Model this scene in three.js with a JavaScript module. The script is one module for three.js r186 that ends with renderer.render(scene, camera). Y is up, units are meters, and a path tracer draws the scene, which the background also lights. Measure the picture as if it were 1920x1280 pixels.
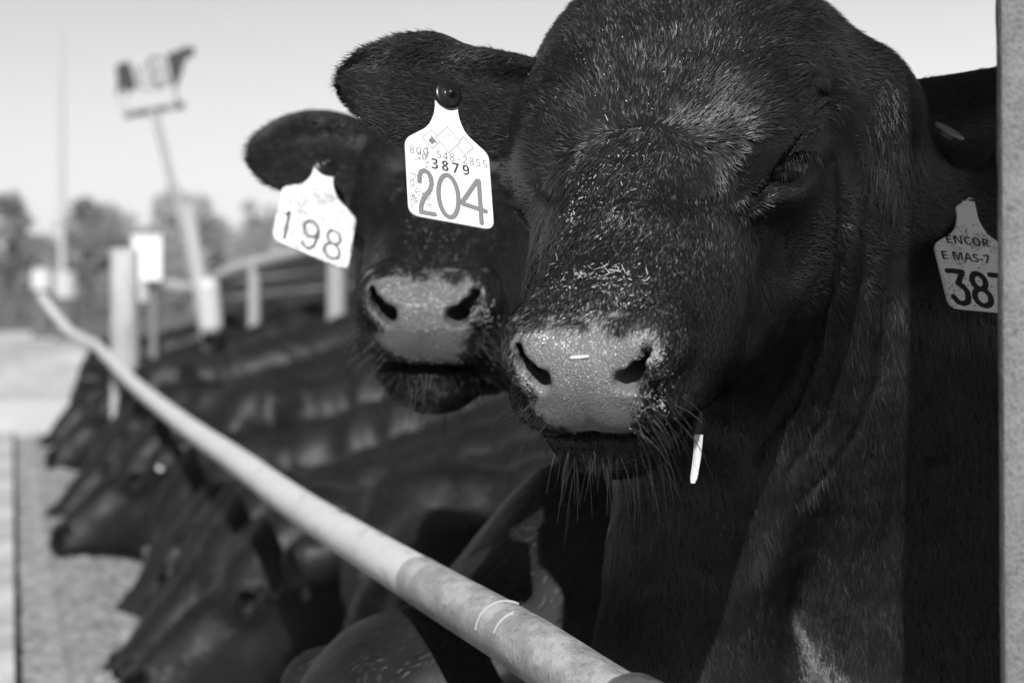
import * as THREE from 'three';
import { mergeGeometries } from 'three/addons/utils/BufferGeometryUtils.js';

// ------------------------------------------------------------------ camera, sky, sun, exposure
const scene = new THREE.Scene();
const EYE = 1.35, PITCH = -0.0295, FPX = 3725;                 // eye height, tilt, focal length in pixels of a 1920 wide frame
const camera = new THREE.PerspectiveCamera(2 * Math.atan(640 / FPX) * 180 / Math.PI, 1920 / 1280, 0.05, 900);
camera.filmGauge = 36;
camera.position.set(0, EYE, 0);
camera.rotation.x = PITCH;
camera.focus = 1.56;
camera.userData.fStop = 6.2;
camera.updateMatrixWorld(true);
const CAM = camera.matrixWorld.clone();
const renderer = new THREE.WebGLRenderer();
renderer.toneMapping = THREE.LinearToneMapping;
renderer.toneMappingExposure = 1.2;
renderer.shadowMap.enabled = true;

{ // a clear sky through a dark filter: pale at the horizon, dark overhead
  const W = 256, H = 128, d = new Float32Array(W * H * 4);
  const stops = [[-90, .25], [-1, .42], [0, .95], [3, .86], [8, .60], [14, .28], [25, .10], [45, .05], [90, .038]];
  for (let j = 0; j < H; j++) {
    const e = ((j + .5) / H - .5) * 180;
    let k = 0; while (k < stops.length - 2 && e > stops[k + 1][0]) k++;
    const [e0, v0] = stops[k], [e1, v1] = stops[k + 1], t = Math.min(1, Math.max(0, (e - e0) / (e1 - e0)));
    for (let i = 0; i < W; i++) {
      const az = ((i + .5) / W - .5) * 2 * Math.PI;
      const v = (v0 + (v1 - v0) * t) * (1 + .25 * Math.cos(az)), o = (j * W + i) * 4;
      d[o] = d[o + 1] = d[o + 2] = v; d[o + 3] = 1;
    }
  }
  const sky = new THREE.DataTexture(d, W, H, THREE.RGBAFormat, THREE.FloatType);
  sky.mapping = THREE.EquirectangularReflectionMapping;
  sky.magFilter = sky.minFilter = THREE.LinearFilter; sky.wrapS = THREE.RepeatWrapping;
  sky.needsUpdate = true;
  scene.background = sky; scene.environment = sky;
}
const SUN_AZ = -5 * Math.PI / 180, SUN_EL = 41 * Math.PI / 180; // azimuth to the right of straight behind the camera
const sun = new THREE.DirectionalLight(0xffffff, 5);
sun.position.set(Math.sin(SUN_AZ) * Math.cos(SUN_EL), Math.sin(SUN_EL), Math.cos(SUN_AZ) * Math.cos(SUN_EL)).multiplyScalar(30);
sun.target.position.set(0, 0, 0);
sun.castShadow = true; sun.shadow.mapSize.set(4096, 4096);
Object.assign(sun.shadow.camera, { left: -14, right: 14, top: 14, bottom: -14, near: 1, far: 80 });
scene.add(sun, sun.target);

// ------------------------------------------------------------------ helpers
let seed = 7;
const rnd = () => { seed = (seed + 0x6d2b79f5) | 0; let t = Math.imul(seed ^ (seed >>> 15), 1 | seed); t = (t + Math.imul(t ^ (t >>> 7), 61 | t)) ^ t; return ((t ^ (t >>> 14)) >>> 0) / 4294967296; };
const rr = (a, b) => a + (b - a) * rnd();
const V = (x, y, z) => new THREE.Vector3(x, y, z);
const { clamp, lerp, smoothstep } = THREE.MathUtils;
const camP = (x, y, z) => V(x, y, z).applyMatrix4(CAM);                                   // camera axes to world
const at = (px, py, d) => camP((px - 960) / FPX * d, (640 - py) / FPX * d, -d);           // where a sight line is d metres deep
const used = new Map();
function numbered(n) { const k = used.get(n) ?? 0; used.set(n, k + 1); return k ? n + '_' + String(k).padStart(3, '0') : n; }
function shadows(o) { o.traverse((c) => { if (c.isMesh) { c.castShadow = true; c.receiveShadow = true; } }); return o; }
function tag(o, label, category, group, kind) { if (label) o.userData.label = label; if (category) o.userData.category = category; if (group) o.userData.group = group; if (kind) o.userData.kind = kind; return o; }
function thing(name, label, category, pos = V(0, 0, 0), group) { const g = new THREE.Group(); g.name = numbered(name); g.position.copy(pos); scene.add(g); return tag(g, label, category, group); }
function part(name, geo, mat, parent) { const m = new THREE.Mesh(geo, mat); m.name = name; m.castShadow = m.receiveShadow = true; parent.add(m); return m; }
function solo(name, geo, mat, label, category, group, kind) { const m = new THREE.Mesh(geo, mat); m.name = numbered(name); m.castShadow = m.receiveShadow = true; scene.add(m); return tag(m, label, category, group, kind); }
const grey = (v) => new THREE.Color().setRGB(v, v, v);
const std = (v, rough = .8, extra = {}) => new THREE.MeshStandardMaterial({ color: grey(v), roughness: rough, metalness: 0, ...extra });
const phys = (v, rough = .8, extra = {}) => new THREE.MeshPhysicalMaterial({ color: grey(v), roughness: rough, metalness: 0, ...extra });
function hash(x, y, z) { let h = Math.imul(x | 0, 374761393) ^ Math.imul(y | 0, 668265263) ^ Math.imul(z | 0, 2147483647 ^ 0x5bd1e995); h = Math.imul(h ^ (h >>> 13), 1274126177); h ^= h >>> 16; return (h >>> 0) / 4294967296; }
function noise(x, y, z) {                                                               // value noise, -1..1
  const ix = Math.floor(x), iy = Math.floor(y), iz = Math.floor(z); let fx = x - ix, fy = y - iy, fz = z - iz;
  fx = fx * fx * (3 - 2 * fx); fy = fy * fy * (3 - 2 * fy); fz = fz * fz * (3 - 2 * fz);
  const L = (a, b, t) => a + (b - a) * t;
  return 2 * L(L(L(hash(ix, iy, iz), hash(ix + 1, iy, iz), fx), L(hash(ix, iy + 1, iz), hash(ix + 1, iy + 1, iz), fx), fy),
    L(L(hash(ix, iy, iz + 1), hash(ix + 1, iy, iz + 1), fx), L(hash(ix, iy + 1, iz + 1), hash(ix + 1, iy + 1, iz + 1), fx), fy), fz) - 1;
}
const fbm = (x, y, z, n = 3) => { let s = 0, a = .5; for (let i = 0; i < n; i++) { s += a * noise(x, y, z); a *= .5; x *= 2.03; y *= 2.03; z *= 2.03; } return s; };

// a grey DataTexture from a function of (u, v) in 0..1
function tex(w, h, f, srgb) {
  const d = new Uint8Array(w * h * 4);
  for (let j = 0; j < h; j++) for (let i = 0; i < w; i++) { const v = clamp(f((i + .5) / w, (j + .5) / h), 0, 1) * 255, o = (j * w + i) * 4; d[o] = d[o + 1] = d[o + 2] = v; d[o + 3] = 255; }
  const t = new THREE.DataTexture(d, w, h); t.magFilter = t.minFilter = THREE.LinearFilter; t.wrapS = t.wrapT = THREE.RepeatWrapping; if (srgb) t.colorSpace = THREE.SRGBColorSpace; t.needsUpdate = true; return t;
}
// noise that repeats without a seam over n cells
const tileNoise = (u, v, n, s) => { const x = u * n, y = v * n, ix = Math.floor(x), iy = Math.floor(y); let fx = x - ix, fy = y - iy; fx = fx * fx * (3 - 2 * fx); fy = fy * fy * (3 - 2 * fy); const H = (a, b) => hash(((a % n) + n) % n, ((b % n) + n) % n, s); return lerp(lerp(H(ix, iy), H(ix + 1, iy), fx), lerp(H(ix, iy + 1), H(ix + 1, iy + 1), fx), fy); };
const tileFbm = (u, v, n, s, o = 4) => { let r = 0, a = .5, t = 0; for (let i = 0; i < o; i++) { r += a * tileNoise(u, v, n, s + i); t += a; a *= .55; n *= 2; } return r / t; };

// ------------------------------------------------------------------ distance fields and their meshes
const smin = (a, b, k) => { const h = Math.max(k - Math.abs(a - b), 0) / k; return Math.min(a, b) - h * h * k * .25; };
const smax = (a, b, k) => -smin(-a, -b, k);
function ell(x, y, z, cx, cy, cz, rx, ry, rz) {
  x -= cx; y -= cy; z -= cz;
  const a = x / rx, b = y / ry, c = z / rz, k0 = Math.sqrt(a * a + b * b + c * c), p = a / rx, q = b / ry, r = c / rz, k1 = Math.sqrt(p * p + q * q + r * r);
  return k1 < 1e-9 ? -Math.min(rx, ry, rz) : k0 * (k0 - 1) / k1;
}
function cone(x, y, z, ax, ay, az, ra, bx, by, bz, rb) {                                 // tapered capsule
  const ux = bx - ax, uy = by - ay, uz = bz - az, px = x - ax, py = y - ay, pz = z - az;
  let t = (px * ux + py * uy + pz * uz) / (ux * ux + uy * uy + uz * uz); t = t < 0 ? 0 : t > 1 ? 1 : t;
  const dx = px - ux * t, dy = py - uy * t, dz = pz - uz * t;
  return Math.sqrt(dx * dx + dy * dy + dz * dz) - (ra + (rb - ra) * t);
}
// Naive surface nets over a box; a coarse pass finds the cells worth a closer look.
function netMesh(f, lo, hi, h) {
  const S = 4, nx = Math.ceil((hi[0] - lo[0]) / h / S) * S, ny = Math.ceil((hi[1] - lo[1]) / h / S) * S, nz = Math.ceil((hi[2] - lo[2]) / h / S) * S;
  const NX = nx + 1, NY = ny + 1, NZ = nz + 1, g = new Float32Array(NX * NY * NZ).fill(1);
  const cx = nx / S, cy = ny / S, cz = nz / S, CX = cx + 1, CY = cy + 1, c = new Float32Array(CX * CY * (cz + 1));
  for (let k = 0; k <= cz; k++) for (let j = 0; j <= cy; j++) for (let i = 0; i <= cx; i++) c[(k * CY + j) * CX + i] = f(lo[0] + i * S * h, lo[1] + j * S * h, lo[2] + k * S * h);
  const done = new Uint8Array(g.length), blocks = [], R = S * h * 1.6;
  for (let k = 0; k < cz; k++) for (let j = 0; j < cy; j++) for (let i = 0; i < cx; i++) {
    let m = 1e9, neg = 0; for (let q = 0; q < 8; q++) { const v = c[((k + (q >> 2)) * CY + j + ((q >> 1) & 1)) * CX + i + (q & 1)]; m = Math.min(m, Math.abs(v)); neg += v < 0; }
    if (m > R && (neg === 0 || neg === 8)) { if (neg === 8) for (let a = 0; a <= S; a++) for (let b = 0; b <= S; b++) for (let e = 0; e <= S; e++) { const o = ((k * S + a) * NY + j * S + b) * NX + i * S + e; if (!done[o]) g[o] = -1; } continue; }
    blocks.push([i, j, k]);
    for (let a = 0; a <= S; a++) for (let b = 0; b <= S; b++) for (let e = 0; e <= S; e++) {
      const o = ((k * S + a) * NY + j * S + b) * NX + i * S + e;
      if (!done[o]) { done[o] = 1; g[o] = f(lo[0] + (i * S + e) * h, lo[1] + (j * S + b) * h, lo[2] + (k * S + a) * h); }
    }
  }
  const id = new Map(), pos = [], idx = [], off = [0, 1, NX, NX + 1, NX * NY, NX * NY + 1, NX * NY + NX, NX * NY + NX + 1];
  const ED = [[0, 1], [2, 3], [4, 5], [6, 7], [0, 2], [1, 3], [4, 6], [5, 7], [0, 4], [1, 5], [2, 6], [3, 7]];
  const cells = [];
  for (const [bi, bj, bk] of blocks) for (let a = 0; a < S; a++) for (let b = 0; b < S; b++) for (let e = 0; e < S; e++) {
    const i = bi * S + e, j = bj * S + b, k = bk * S + a, o = (k * NY + j) * NX + i; let mask = 0;
    for (let q = 0; q < 8; q++) if (g[o + off[q]] < 0) mask |= 1 << q;
    if (mask === 0 || mask === 255) continue;
    let x = 0, y = 0, z = 0, n = 0;
    for (const [p, q] of ED) { const u = g[o + off[p]], v = g[o + off[q]]; if ((u < 0) === (v < 0)) continue; const t = u / (u - v); x += (p & 1) + ((q & 1) - (p & 1)) * t; y += ((p >> 1) & 1) + (((q >> 1) & 1) - ((p >> 1) & 1)) * t; z += (p >> 2) + ((q >> 2) - (p >> 2)) * t; n++; }
    id.set(o, pos.length / 3); pos.push(lo[0] + (i + x / n) * h, lo[1] + (j + y / n) * h, lo[2] + (k + z / n) * h); cells.push(i, j, k, o);
  }
  const quad = (a, b, c2, d, flip) => { if (a === undefined || b === undefined || c2 === undefined || d === undefined) return; if (flip) idx.push(a, c2, b, a, d, c2); else idx.push(a, b, c2, a, c2, d); };
  for (let q = 0; q < cells.length; q += 4) {
    const i = cells[q], j = cells[q + 1], k = cells[q + 2], o = cells[q + 3], s0 = g[o] < 0;
    if (j && k && s0 !== (g[o + 1] < 0)) quad(id.get(o), id.get(o - NX), id.get(o - NX - NX * NY), id.get(o - NX * NY), s0 === false ? 0 : 1);
    if (i && k && s0 !== (g[o + NX] < 0)) quad(id.get(o), id.get(o - NX * NY), id.get(o - NX * NY - 1), id.get(o - 1), s0 === false ? 0 : 1);
    if (i && j && s0 !== (g[o + NX * NY] < 0)) quad(id.get(o), id.get(o - 1), id.get(o - 1 - NX), id.get(o - NX), s0 === false ? 0 : 1);
  }
  for (let q = 0; q < idx.length; q += 3) { const t = idx[q + 1]; idx[q + 1] = idx[q + 2]; idx[q + 2] = t; }
  const P = new Float32Array(pos), N = new Float32Array(pos.length), e = h * .6;
  for (let q = 0; q < P.length; q += 3) {
    const x = P[q], y = P[q + 1], z = P[q + 2];
    let a = f(x + e, y, z) - f(x - e, y, z), b = f(x, y + e, z) - f(x, y - e, z), d = f(x, y, z + e) - f(x, y, z - e); const l = Math.hypot(a, b, d) || 1;
    N[q] = a / l; N[q + 1] = b / l; N[q + 2] = d / l;
  }
  const geo = new THREE.BufferGeometry();
  geo.setAttribute('position', new THREE.BufferAttribute(P, 3)); geo.setAttribute('normal', new THREE.BufferAttribute(N, 3)); geo.setIndex(idx);
  { // make the winding agree with the normals
    let s = 0; for (let q = 0; q < Math.min(idx.length, 3000); q += 3) { const [a, b, d] = [idx[q], idx[q + 1], idx[q + 2]].map((w) => V(P[w * 3], P[w * 3 + 1], P[w * 3 + 2])); const nn = b.clone().sub(a).cross(d.clone().sub(a)); s += Math.sign(nn.x * N[idx[q] * 3] + nn.y * N[idx[q] * 3 + 1] + nn.z * N[idx[q] * 3 + 2]); }
    if (s < 0) { for (let q = 0; q < idx.length; q += 3) { const t = idx[q + 1]; idx[q + 1] = idx[q + 2]; idx[q + 2] = t; } geo.setIndex(idx); }
  }
  return geo;
}

// ------------------------------------------------------------------ the head of a beef cow, in its own axes: x to its left, y out of the forehead, z to the nose
function table(zs, vs) {
  const a = new Float32Array(700);
  for (let i = 0; i < 700; i++) {
    const z = -.35 + i * .001; let k = 0; while (k < zs.length - 2 && z > zs[k + 1]) k++;
    const t = clamp((z - zs[k]) / (zs[k + 1] - zs[k]), 0, 1), m = (q) => q <= 0 || q >= zs.length - 1 ? 0 : (vs[q + 1] - vs[q - 1]) / (zs[q + 1] - zs[q - 1]), h = zs[k + 1] - zs[k];
    a[i] = vs[k] * (1 + 2 * t) * (1 - t) ** 2 + h * m(k) * t * (1 - t) ** 2 + vs[k + 1] * t * t * (3 - 2 * t) + h * m(k + 1) * t * t * (t - 1);
  }
  return (z) => { let q = (z + .35) * 1000; q = q < 0 ? 0 : q > 698 ? 698 : q; const i = q | 0; return a[i] + (a[i + 1] - a[i]) * (q - i); };
}
const ZS = [-.27, -.22, -.15, -.08, -.03, .02, .07, .13, .19, .23, .26, .285];
const topZ = table(ZS, [.035, .092, .116, .104, .084, .064, .047, .034, .020, .009, -.003, -.022]);
const botZ = table(ZS, [-.10, -.13, -.175, -.200, -.198, -.186, -.168, -.148, -.130, -.117, -.104, -.082]);
const wTop = table(ZS, [.095, .134, .148, .140, .124, .108, .095, .082, .071, .062, .054, .040]);
const wBot = table(ZS, [.060, .090, .108, .114, .112, .106, .096, .083, .070, .058, .047, .036]);
const mouthY = (ax, z) => -.083 - .30 * Math.max(0, .262 - z) - 1.1 * ax * ax;
let bareEye = false; // set while sculpting the near cow, whose left eye is cut separately
function headField(x, y, z) {
  const ax = Math.abs(x);
  const zz = clamp(z, -.27, .285), T = topZ(zz), B = botZ(zz), c = (T + B) / 2, h = (T - B) / 2, s = clamp((y - B) / (T - B), 0, 1), w = wBot(zz) + (wTop(zz) - wBot(zz)) * s * s * (3 - 2 * s);
  const u = ax / w, v = Math.abs(y - c) / h, k = Math.pow(Math.pow(u, 2.5) + Math.pow(v, 2.5), .4);
  let d = (k - 1) * Math.min(w, h) * .85;
  d = smax(d, z - .282, .03); d = smax(d, -.265 - z, .06);
  d = smin(d, ell(ax, y, z, .072, .022, -.045, .052, .055, .075), .05);                    // brow
  d = smin(d, ell(ax, y, z, .090, -.002, .006, .028, .030, .036), .03);                    // orbit
  d = smin(d, ell(ax, y, z, .078, -.09, -.10, .038, .085, .085), .05);                     // jaw muscle
  d = smin(d, ell(ax, y, z, .060, -.045, .075, .016, .014, .06), .04);                     // cheek ridge
  d = smin(d, ell(ax, y, z, .042, -.024, .248, .024, .028, .034), .022);                   // nostril wing
  d = smin(d, ell(x, y, z, 0, -.044, .255, .046, .036, .036), .02);                        // nose pad
  d = smin(d, ell(ax, y, z, .028, -.066, .244, .034, .022, .034), .02);                    // upper lip
  d = smin(d, ell(x, y, z, 0, -.110, .226, .046, .030, .042), .016);                       // chin
  d = smin(d, ell(ax, y, z, .050, -.072, .185, .018, .03, .055), .03);                      // side of the lip
  // hollows
  d += .006 * Math.exp(-(((z - .045) / .05) ** 2) - ((ax - .095) / .03) ** 2 - ((y + .055) / .032) ** 2);   // below the eye
  d += .006 * Math.exp(-(((z - .025) / .035) ** 2) - ((ax - .066) / .024) ** 2 - ((y - .035) / .03) ** 2);   // in front of the eye
  d += .007 * Math.exp(-(((z + .10) / .05) ** 2) - ((ax - .0) / .03) ** 2 - ((y - .09) / .04) ** 2);       // between the brows
  d += .009 * Math.exp(-(((z + .09) / .03) ** 2) - ((ax - .118) / .02) ** 2 - ((y - .03) / .03) ** 2);     // temple
  // eye: a socket with lids
  if (!(bareEye && x > 0)) {
    const ex = ax - .112, ey = y - .004, ez = z - .008;
    d = smax(d, -(Math.sqrt((ex / .026) ** 2 + (ey / .0115) ** 2 + (ez / .0195) ** 2) - 1) * .0115, .004);
    d -= .0045 * Math.exp(-(((Math.hypot(ey / .8, ez) - .022) / .006) ** 2)) * smoothstep(ax, .085, .1);
    d += .004 * Math.exp(-(((ey + .020 - .2 * ez) / .003) ** 2)) * smoothstep(ax, .07, .09) * Math.exp(-(((ez - .01) / .03) ** 2));
    d += .005 * Math.exp(-(((ey + .012 + .45 * (ez - .02)) / .0035) ** 2)) * smoothstep(ez, .012, .02) * (1 - smoothstep(ez, .045, .06)) * smoothstep(ax, .05, .07);
  }
  // frown across the root of the nose
  if (!bareEye) d += .0035 * Math.exp(-(((z - .045 + .25 * ax) / .007) ** 2)) * smoothstep(y, .0, .03) * (1 - smoothstep(ax, .05, .075));
  // nostrils: a comma cut into the front corner
  { const ux = .0155, uy = .0190, px = ax - .0320, py = y + .0310; let t = clamp((px * ux + py * uy) / (ux * ux + uy * uy), 0, 1); const bow = .0025 * Math.sin(Math.PI * t), q = Math.hypot(px - ux * t - bow * .6, py - uy * t + bow * .8) - lerp(.0086, .0030, Math.pow(t, .8)) + .0016 * noise(x * 190, y * 190, 4); d = smax(d, -smax(q, .225 - z, .01), .005); }
  d += .004 * Math.exp(-(((ax - .049) / .005) ** 2) - ((y + .050) / .014) ** 2) * smoothstep(z, .23, .25);                   // slit below the nostril
  // mouth
  d += .012 * Math.exp(-(((y - mouthY(ax, z)) / .0042) ** 2)) * smoothstep(z, .10, .17) * smoothstep(y, -.118, -.106);
  d += .0012 * Math.exp(-((x / .004) ** 2)) * smoothstep(z, .24, .26) * (1 - smoothstep(y, -.055, -.04));                    // philtrum
  return d;
}
const padMask = (x, y, z) => { // the bare skin of the nose
  const hw = lerp(.033, .049, smoothstep(y, -.074, -.028)), e = 1 - Math.max(Math.abs(x) / hw, Math.abs(y + .0385) / .0385) + .16 * noise(x * 300, y * 300, z * 300) + .22 * noise(x * 110, y * 110, z * 110);
  return z > .215 ? smoothstep(e, -.06, .10) : 0;
};
function frame(F, roll, origin, size = 1) { // head axes in the world: F is where the nose points
  F = F.clone().normalize(); const R0 = V(0, 1, 0).cross(F).normalize(), U0 = F.clone().cross(R0);
  const R = R0.clone().multiplyScalar(Math.cos(roll)).addScaledVector(U0, Math.sin(roll)), U = F.clone().cross(R);
  if (size !== 1) for (const q of [R, U, F]) q.multiplyScalar(size);
  return new THREE.Matrix4().makeBasis(R, U, F).setPosition(origin);
}

// ------------------------------------------------------------------ fur
// hairs over a mesh; style(p, n) gives null or {dir, len, wide, lift} in the mesh's own space
function fur(geo, count, style, out = []) {
  const P = geo.attributes.position.array, N = geo.attributes.normal.array, I = geo.index.array, cum = new Float64Array(I.length / 3); let sum = 0;
  const a = V(), b = V(), c = V(), n = V(), p = V();
  for (let q = 0; q < cum.length; q++) { a.fromArray(P, I[q * 3] * 3); b.fromArray(P, I[q * 3 + 1] * 3); c.fromArray(P, I[q * 3 + 2] * 3); sum += b.sub(a).cross(c.sub(a)).length() / 2; cum[q] = sum; }
  const side = V(), t = V(), q0 = V(), q1 = V(), q2 = V(), OP = new Float32Array(count * 15), ON = new Float32Array(count * 15), OC = new Float32Array(count * 5); let h = 0;
  for (let k = 0; k < count; k++) {
    const r = rnd() * sum; let lo = 0, hi = cum.length - 1; while (lo < hi) { const m = (lo + hi) >> 1; if (cum[m] < r) lo = m + 1; else hi = m; }
    let u = rnd(), v = rnd(); if (u + v > 1) { u = 1 - u; v = 1 - v; } const w = 1 - u - v, A = I[lo * 3] * 3, B = I[lo * 3 + 1] * 3, C = I[lo * 3 + 2] * 3;
    p.set(P[A] * w + P[B] * u + P[C] * v, P[A + 1] * w + P[B + 1] * u + P[C + 1] * v, P[A + 2] * w + P[B + 2] * u + P[C + 2] * v);
    n.set(N[A] * w + N[B] * u + N[C] * v, N[A + 1] * w + N[B + 1] * u + N[C + 1] * v, N[A + 2] * w + N[B + 2] * u + N[C + 2] * v).normalize();
    const s = style(p, n); if (!s) continue;
    t.copy(s.dir).addScaledVector(n, -s.dir.dot(n)); if (t.lengthSq() < 1e-8) continue; t.normalize();
    side.crossVectors(n, t);
    t.addScaledVector(side, rr(-.28, .28)).normalize(); side.crossVectors(n, t);
    const L = s.len * rr(.6, 1.25), lift = s.lift * rr(.5, 1.5), bend = rr(-.12, .12);
    q0.copy(p).addScaledVector(n, -.0006);
    q1.copy(p).addScaledVector(t, L * .5).addScaledVector(n, L * lift * .62);
    q2.copy(p).addScaledVector(t, L).addScaledVector(n, L * lift * .8).addScaledVector(side, L * bend);
    const wd = s.wide / 2, cc = (s.tone ?? 1) * (.45 + 1.1 * rnd() ** 2 + (rnd() < .05 ? 2 : 0)); let o = h * 15;
    for (let e = 0; e < 4; e++) { const q = e < 2 ? q0 : q1, f = e & 1 ? 1 : -1, x = f * wd * (e < 2 ? 1 : .85); OP[o] = q.x + side.x * x; ON[o++] = n.x * .8 + side.x * f * .6; OP[o] = q.y + side.y * x; ON[o++] = n.y * .8 + side.y * f * .6; OP[o] = q.z + side.z * x; ON[o++] = n.z * .8 + side.z * f * .6; }
    OP[o] = q2.x; ON[o++] = n.x; OP[o] = q2.y; ON[o++] = n.y; OP[o] = q2.z; ON[o++] = n.z;
    OC.fill(cc, h * 5, h * 5 + 5); h++;
  }
  out.push({ h, P: OP.subarray(0, h * 15), N: ON.subarray(0, h * 15), C: OC.subarray(0, h * 5) });
  return out;
}
function furGeo(list) {
  const h = list.reduce((s, o) => s + o.h, 0), P = new Float32Array(h * 15), N = new Float32Array(h * 15), C = new Float32Array(h * 15), I = new Uint32Array(h * 9); let k = 0;
  for (const o of list) { P.set(o.P, k * 15); N.set(o.N, k * 15); for (let i = 0; i < o.h * 5; i++) C[(k * 5 + i) * 3] = C[(k * 5 + i) * 3 + 1] = C[(k * 5 + i) * 3 + 2] = o.C[i]; k += o.h; }
  for (let i = 0; i < h; i++) { const b = i * 5; I.set([b, b + 3, b + 1, b, b + 2, b + 3, b + 2, b + 4, b + 3], i * 9); }
  const g = new THREE.BufferGeometry(); g.setAttribute('position', new THREE.BufferAttribute(P, 3)); g.setAttribute('normal', new THREE.BufferAttribute(N, 3)); g.setAttribute('color', new THREE.BufferAttribute(C, 3)); g.setIndex(new THREE.BufferAttribute(I, 1)); return g;
}
// one thin bent hair or stalk: a three-sided tube through points
function strand(pts, r0, r1, sides = 3, n = 7) {
  const curve = new THREE.CatmullRomCurve3(pts), g = new THREE.TubeGeometry(curve, n, 1, sides, false), P = g.attributes.position, N = g.attributes.normal;
  for (let i = 0; i <= n; i++) { const c = curve.getPointAt(i / n), r = lerp(r0, r1, i / n); for (let j = 0; j <= sides; j++) { const k = i * (sides + 1) + j; P.setXYZ(k, c.x + N.getX(k) * r, c.y + N.getY(k) * r, c.z + N.getZ(k) * r); } }
  g.deleteAttribute('uv'); return g;
}

// ------------------------------------------------------------------ materials
const padBump = tex(512, 512, (u, v) => { // fine pebbled skin of a muzzle
  const wu = u + .02 * (tileFbm(u, v, 8, 201) - .5), wv = v + .02 * (tileFbm(u, v, 8, 211) - .5);
  let m = 9, m2 = 9; const n = 34, x = wu * n, y = wv * n, ix = Math.floor(x), iy = Math.floor(y);
  for (let a = -1; a < 2; a++) for (let b = -1; b < 2; b++) { const X = ix + a, Y = iy + b, hx = ((X % n) + n) % n, hy = ((Y % n) + n) % n, dx = X + hash(hx, hy, 3) - x, dy = Y + hash(hx, hy, 5) - y, q = Math.hypot(dx * .75 + dy * .5, dy * 1.3 - dx * .3); if (q < m) { m2 = m; m = q; } else if (q < m2) m2 = q; }
  return clamp((m2 - m) * 1.6, 0, 1) * .45 + .55 * tileFbm(u, v, 24, 9);
});
const M = {
  hide: phys(1, .5, { vertexColors: true, specularIntensity: .35 }),
  pad: phys(1, .33, { vertexColors: true, bumpMap: padBump, bumpScale: .0010, specularIntensity: 1 }),
  hair: phys(.0122, .37, { vertexColors: true, specularIntensity: 1 }),
  whisker: phys(.03, .35),
  eye: phys(.004, .14, { specularIntensity: .5 }),
  lash: phys(.008, .45),
  straw: std(.36, .7),
  tagWhite: std(.78, .5),
  stud: phys(.008, .3),
};

// ------------------------------------------------------------------ cows
const RD = V(-.2443, 0, -.9697), RN = V(.9697, 0, -.2443);                                // along the rail (away), and from the rail into the pen
const RAIL0 = at(1200, 1262, 1.6);                                                        // a point on the rail's axis near the camera
// the cow's own frame for its body: s metres into the pen, h above the ground, l along the rail from its base point
const bodyPoint = (base, turn) => { const n = RN.clone().applyAxisAngle(V(0, 1, 0), turn), d = RD.clone().applyAxisAngle(V(0, 1, 0), turn); return (s, h, l) => V(base.x + n.x * s + d.x * l, h, base.z + n.z * s + d.z * l); };

function cowField(head, prims, extra) { // prims: {a, ra, b, rb, k} in the world
  const size = Math.hypot(head.elements[0], head.elements[1], head.elements[2]), inv = head.clone().invert().elements, flat = prims.map((p) => [p.a.x, p.a.y, p.a.z, p.ra, p.b.x, p.b.y, p.b.z, p.rb, p.k]);
  return (x, y, z) => {
    const lx = inv[0] * x + inv[4] * y + inv[8] * z + inv[12], ly = inv[1] * x + inv[5] * y + inv[9] * z + inv[13], lz = inv[2] * x + inv[6] * y + inv[10] * z + inv[14];
    let b = 1e3;
    for (const p of flat) b = smin(b, cone(x, y, z, p[0], p[1], p[2], p[3], p[4], p[5], p[6], p[7]), p[8]);
    const far = Math.hypot(lx, ly + .05, lz);
    let d = (far > .55 ? far - .40 : headField(lx, ly, lz)) * size;
    d = smin(d, b, .07);
    return extra ? extra(d, x, y, z, lx, ly, lz) : d;
  };
}
function steerBody(B, headBack, o = {}) { // a standing body; headBack is where the neck takes the head
  const P = [], slim = o.slim ?? 1, add = (a, ra, b, rb, k = .08) => P.push({ a, ra: ra > .12 ? ra * slim : ra, b, rb: rb > .12 ? rb * slim : rb, k });
  const W = o.withers ?? 1.0, sh = B(.62, W, 0);
  add(headBack, o.neckR ?? .12, sh, .24, .10);
  add(B(.62, W - .02, 0), .25, B(.70, W - .22, 0), .29, .1);                               // shoulders
  add(B(.75, W - .08, 0), .31, B(1.65, W - .06, 0), .33, .14);                             // barrel
  add(B(1.60, W + .02, 0), .27, B(1.95, W - .02, 0), .22, .12);                            // rump
  add(B(.52, W - .28, 0), .14, B(.60, W - .42, 0), .13, .1);                               // brisket
  for (const l of [-.16, .16]) {
    add(B(.68, W - .3, l), .11, B(.66, .42, l), .055); add(B(.66, .42, l), .048, B(.66, .10, l), .036, .03); add(B(.66, .08, l), .045, B(.64, .03, l), .05, .03);
    add(B(1.80, W - .2, l), .17, B(1.72, .62, l), .10); add(B(1.72, .62, l), .085, B(1.90, .45, l), .048, .04); add(B(1.90, .45, l), .042, B(1.86, .10, l), .036, .03); add(B(1.86, .08, l), .045, B(1.84, .03, l), .05, .03);
  }
  add(B(2.08, W + .1, 0), .035, B(2.16, .45, 0), .022, .03);                               // tail
  return P;
}
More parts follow.
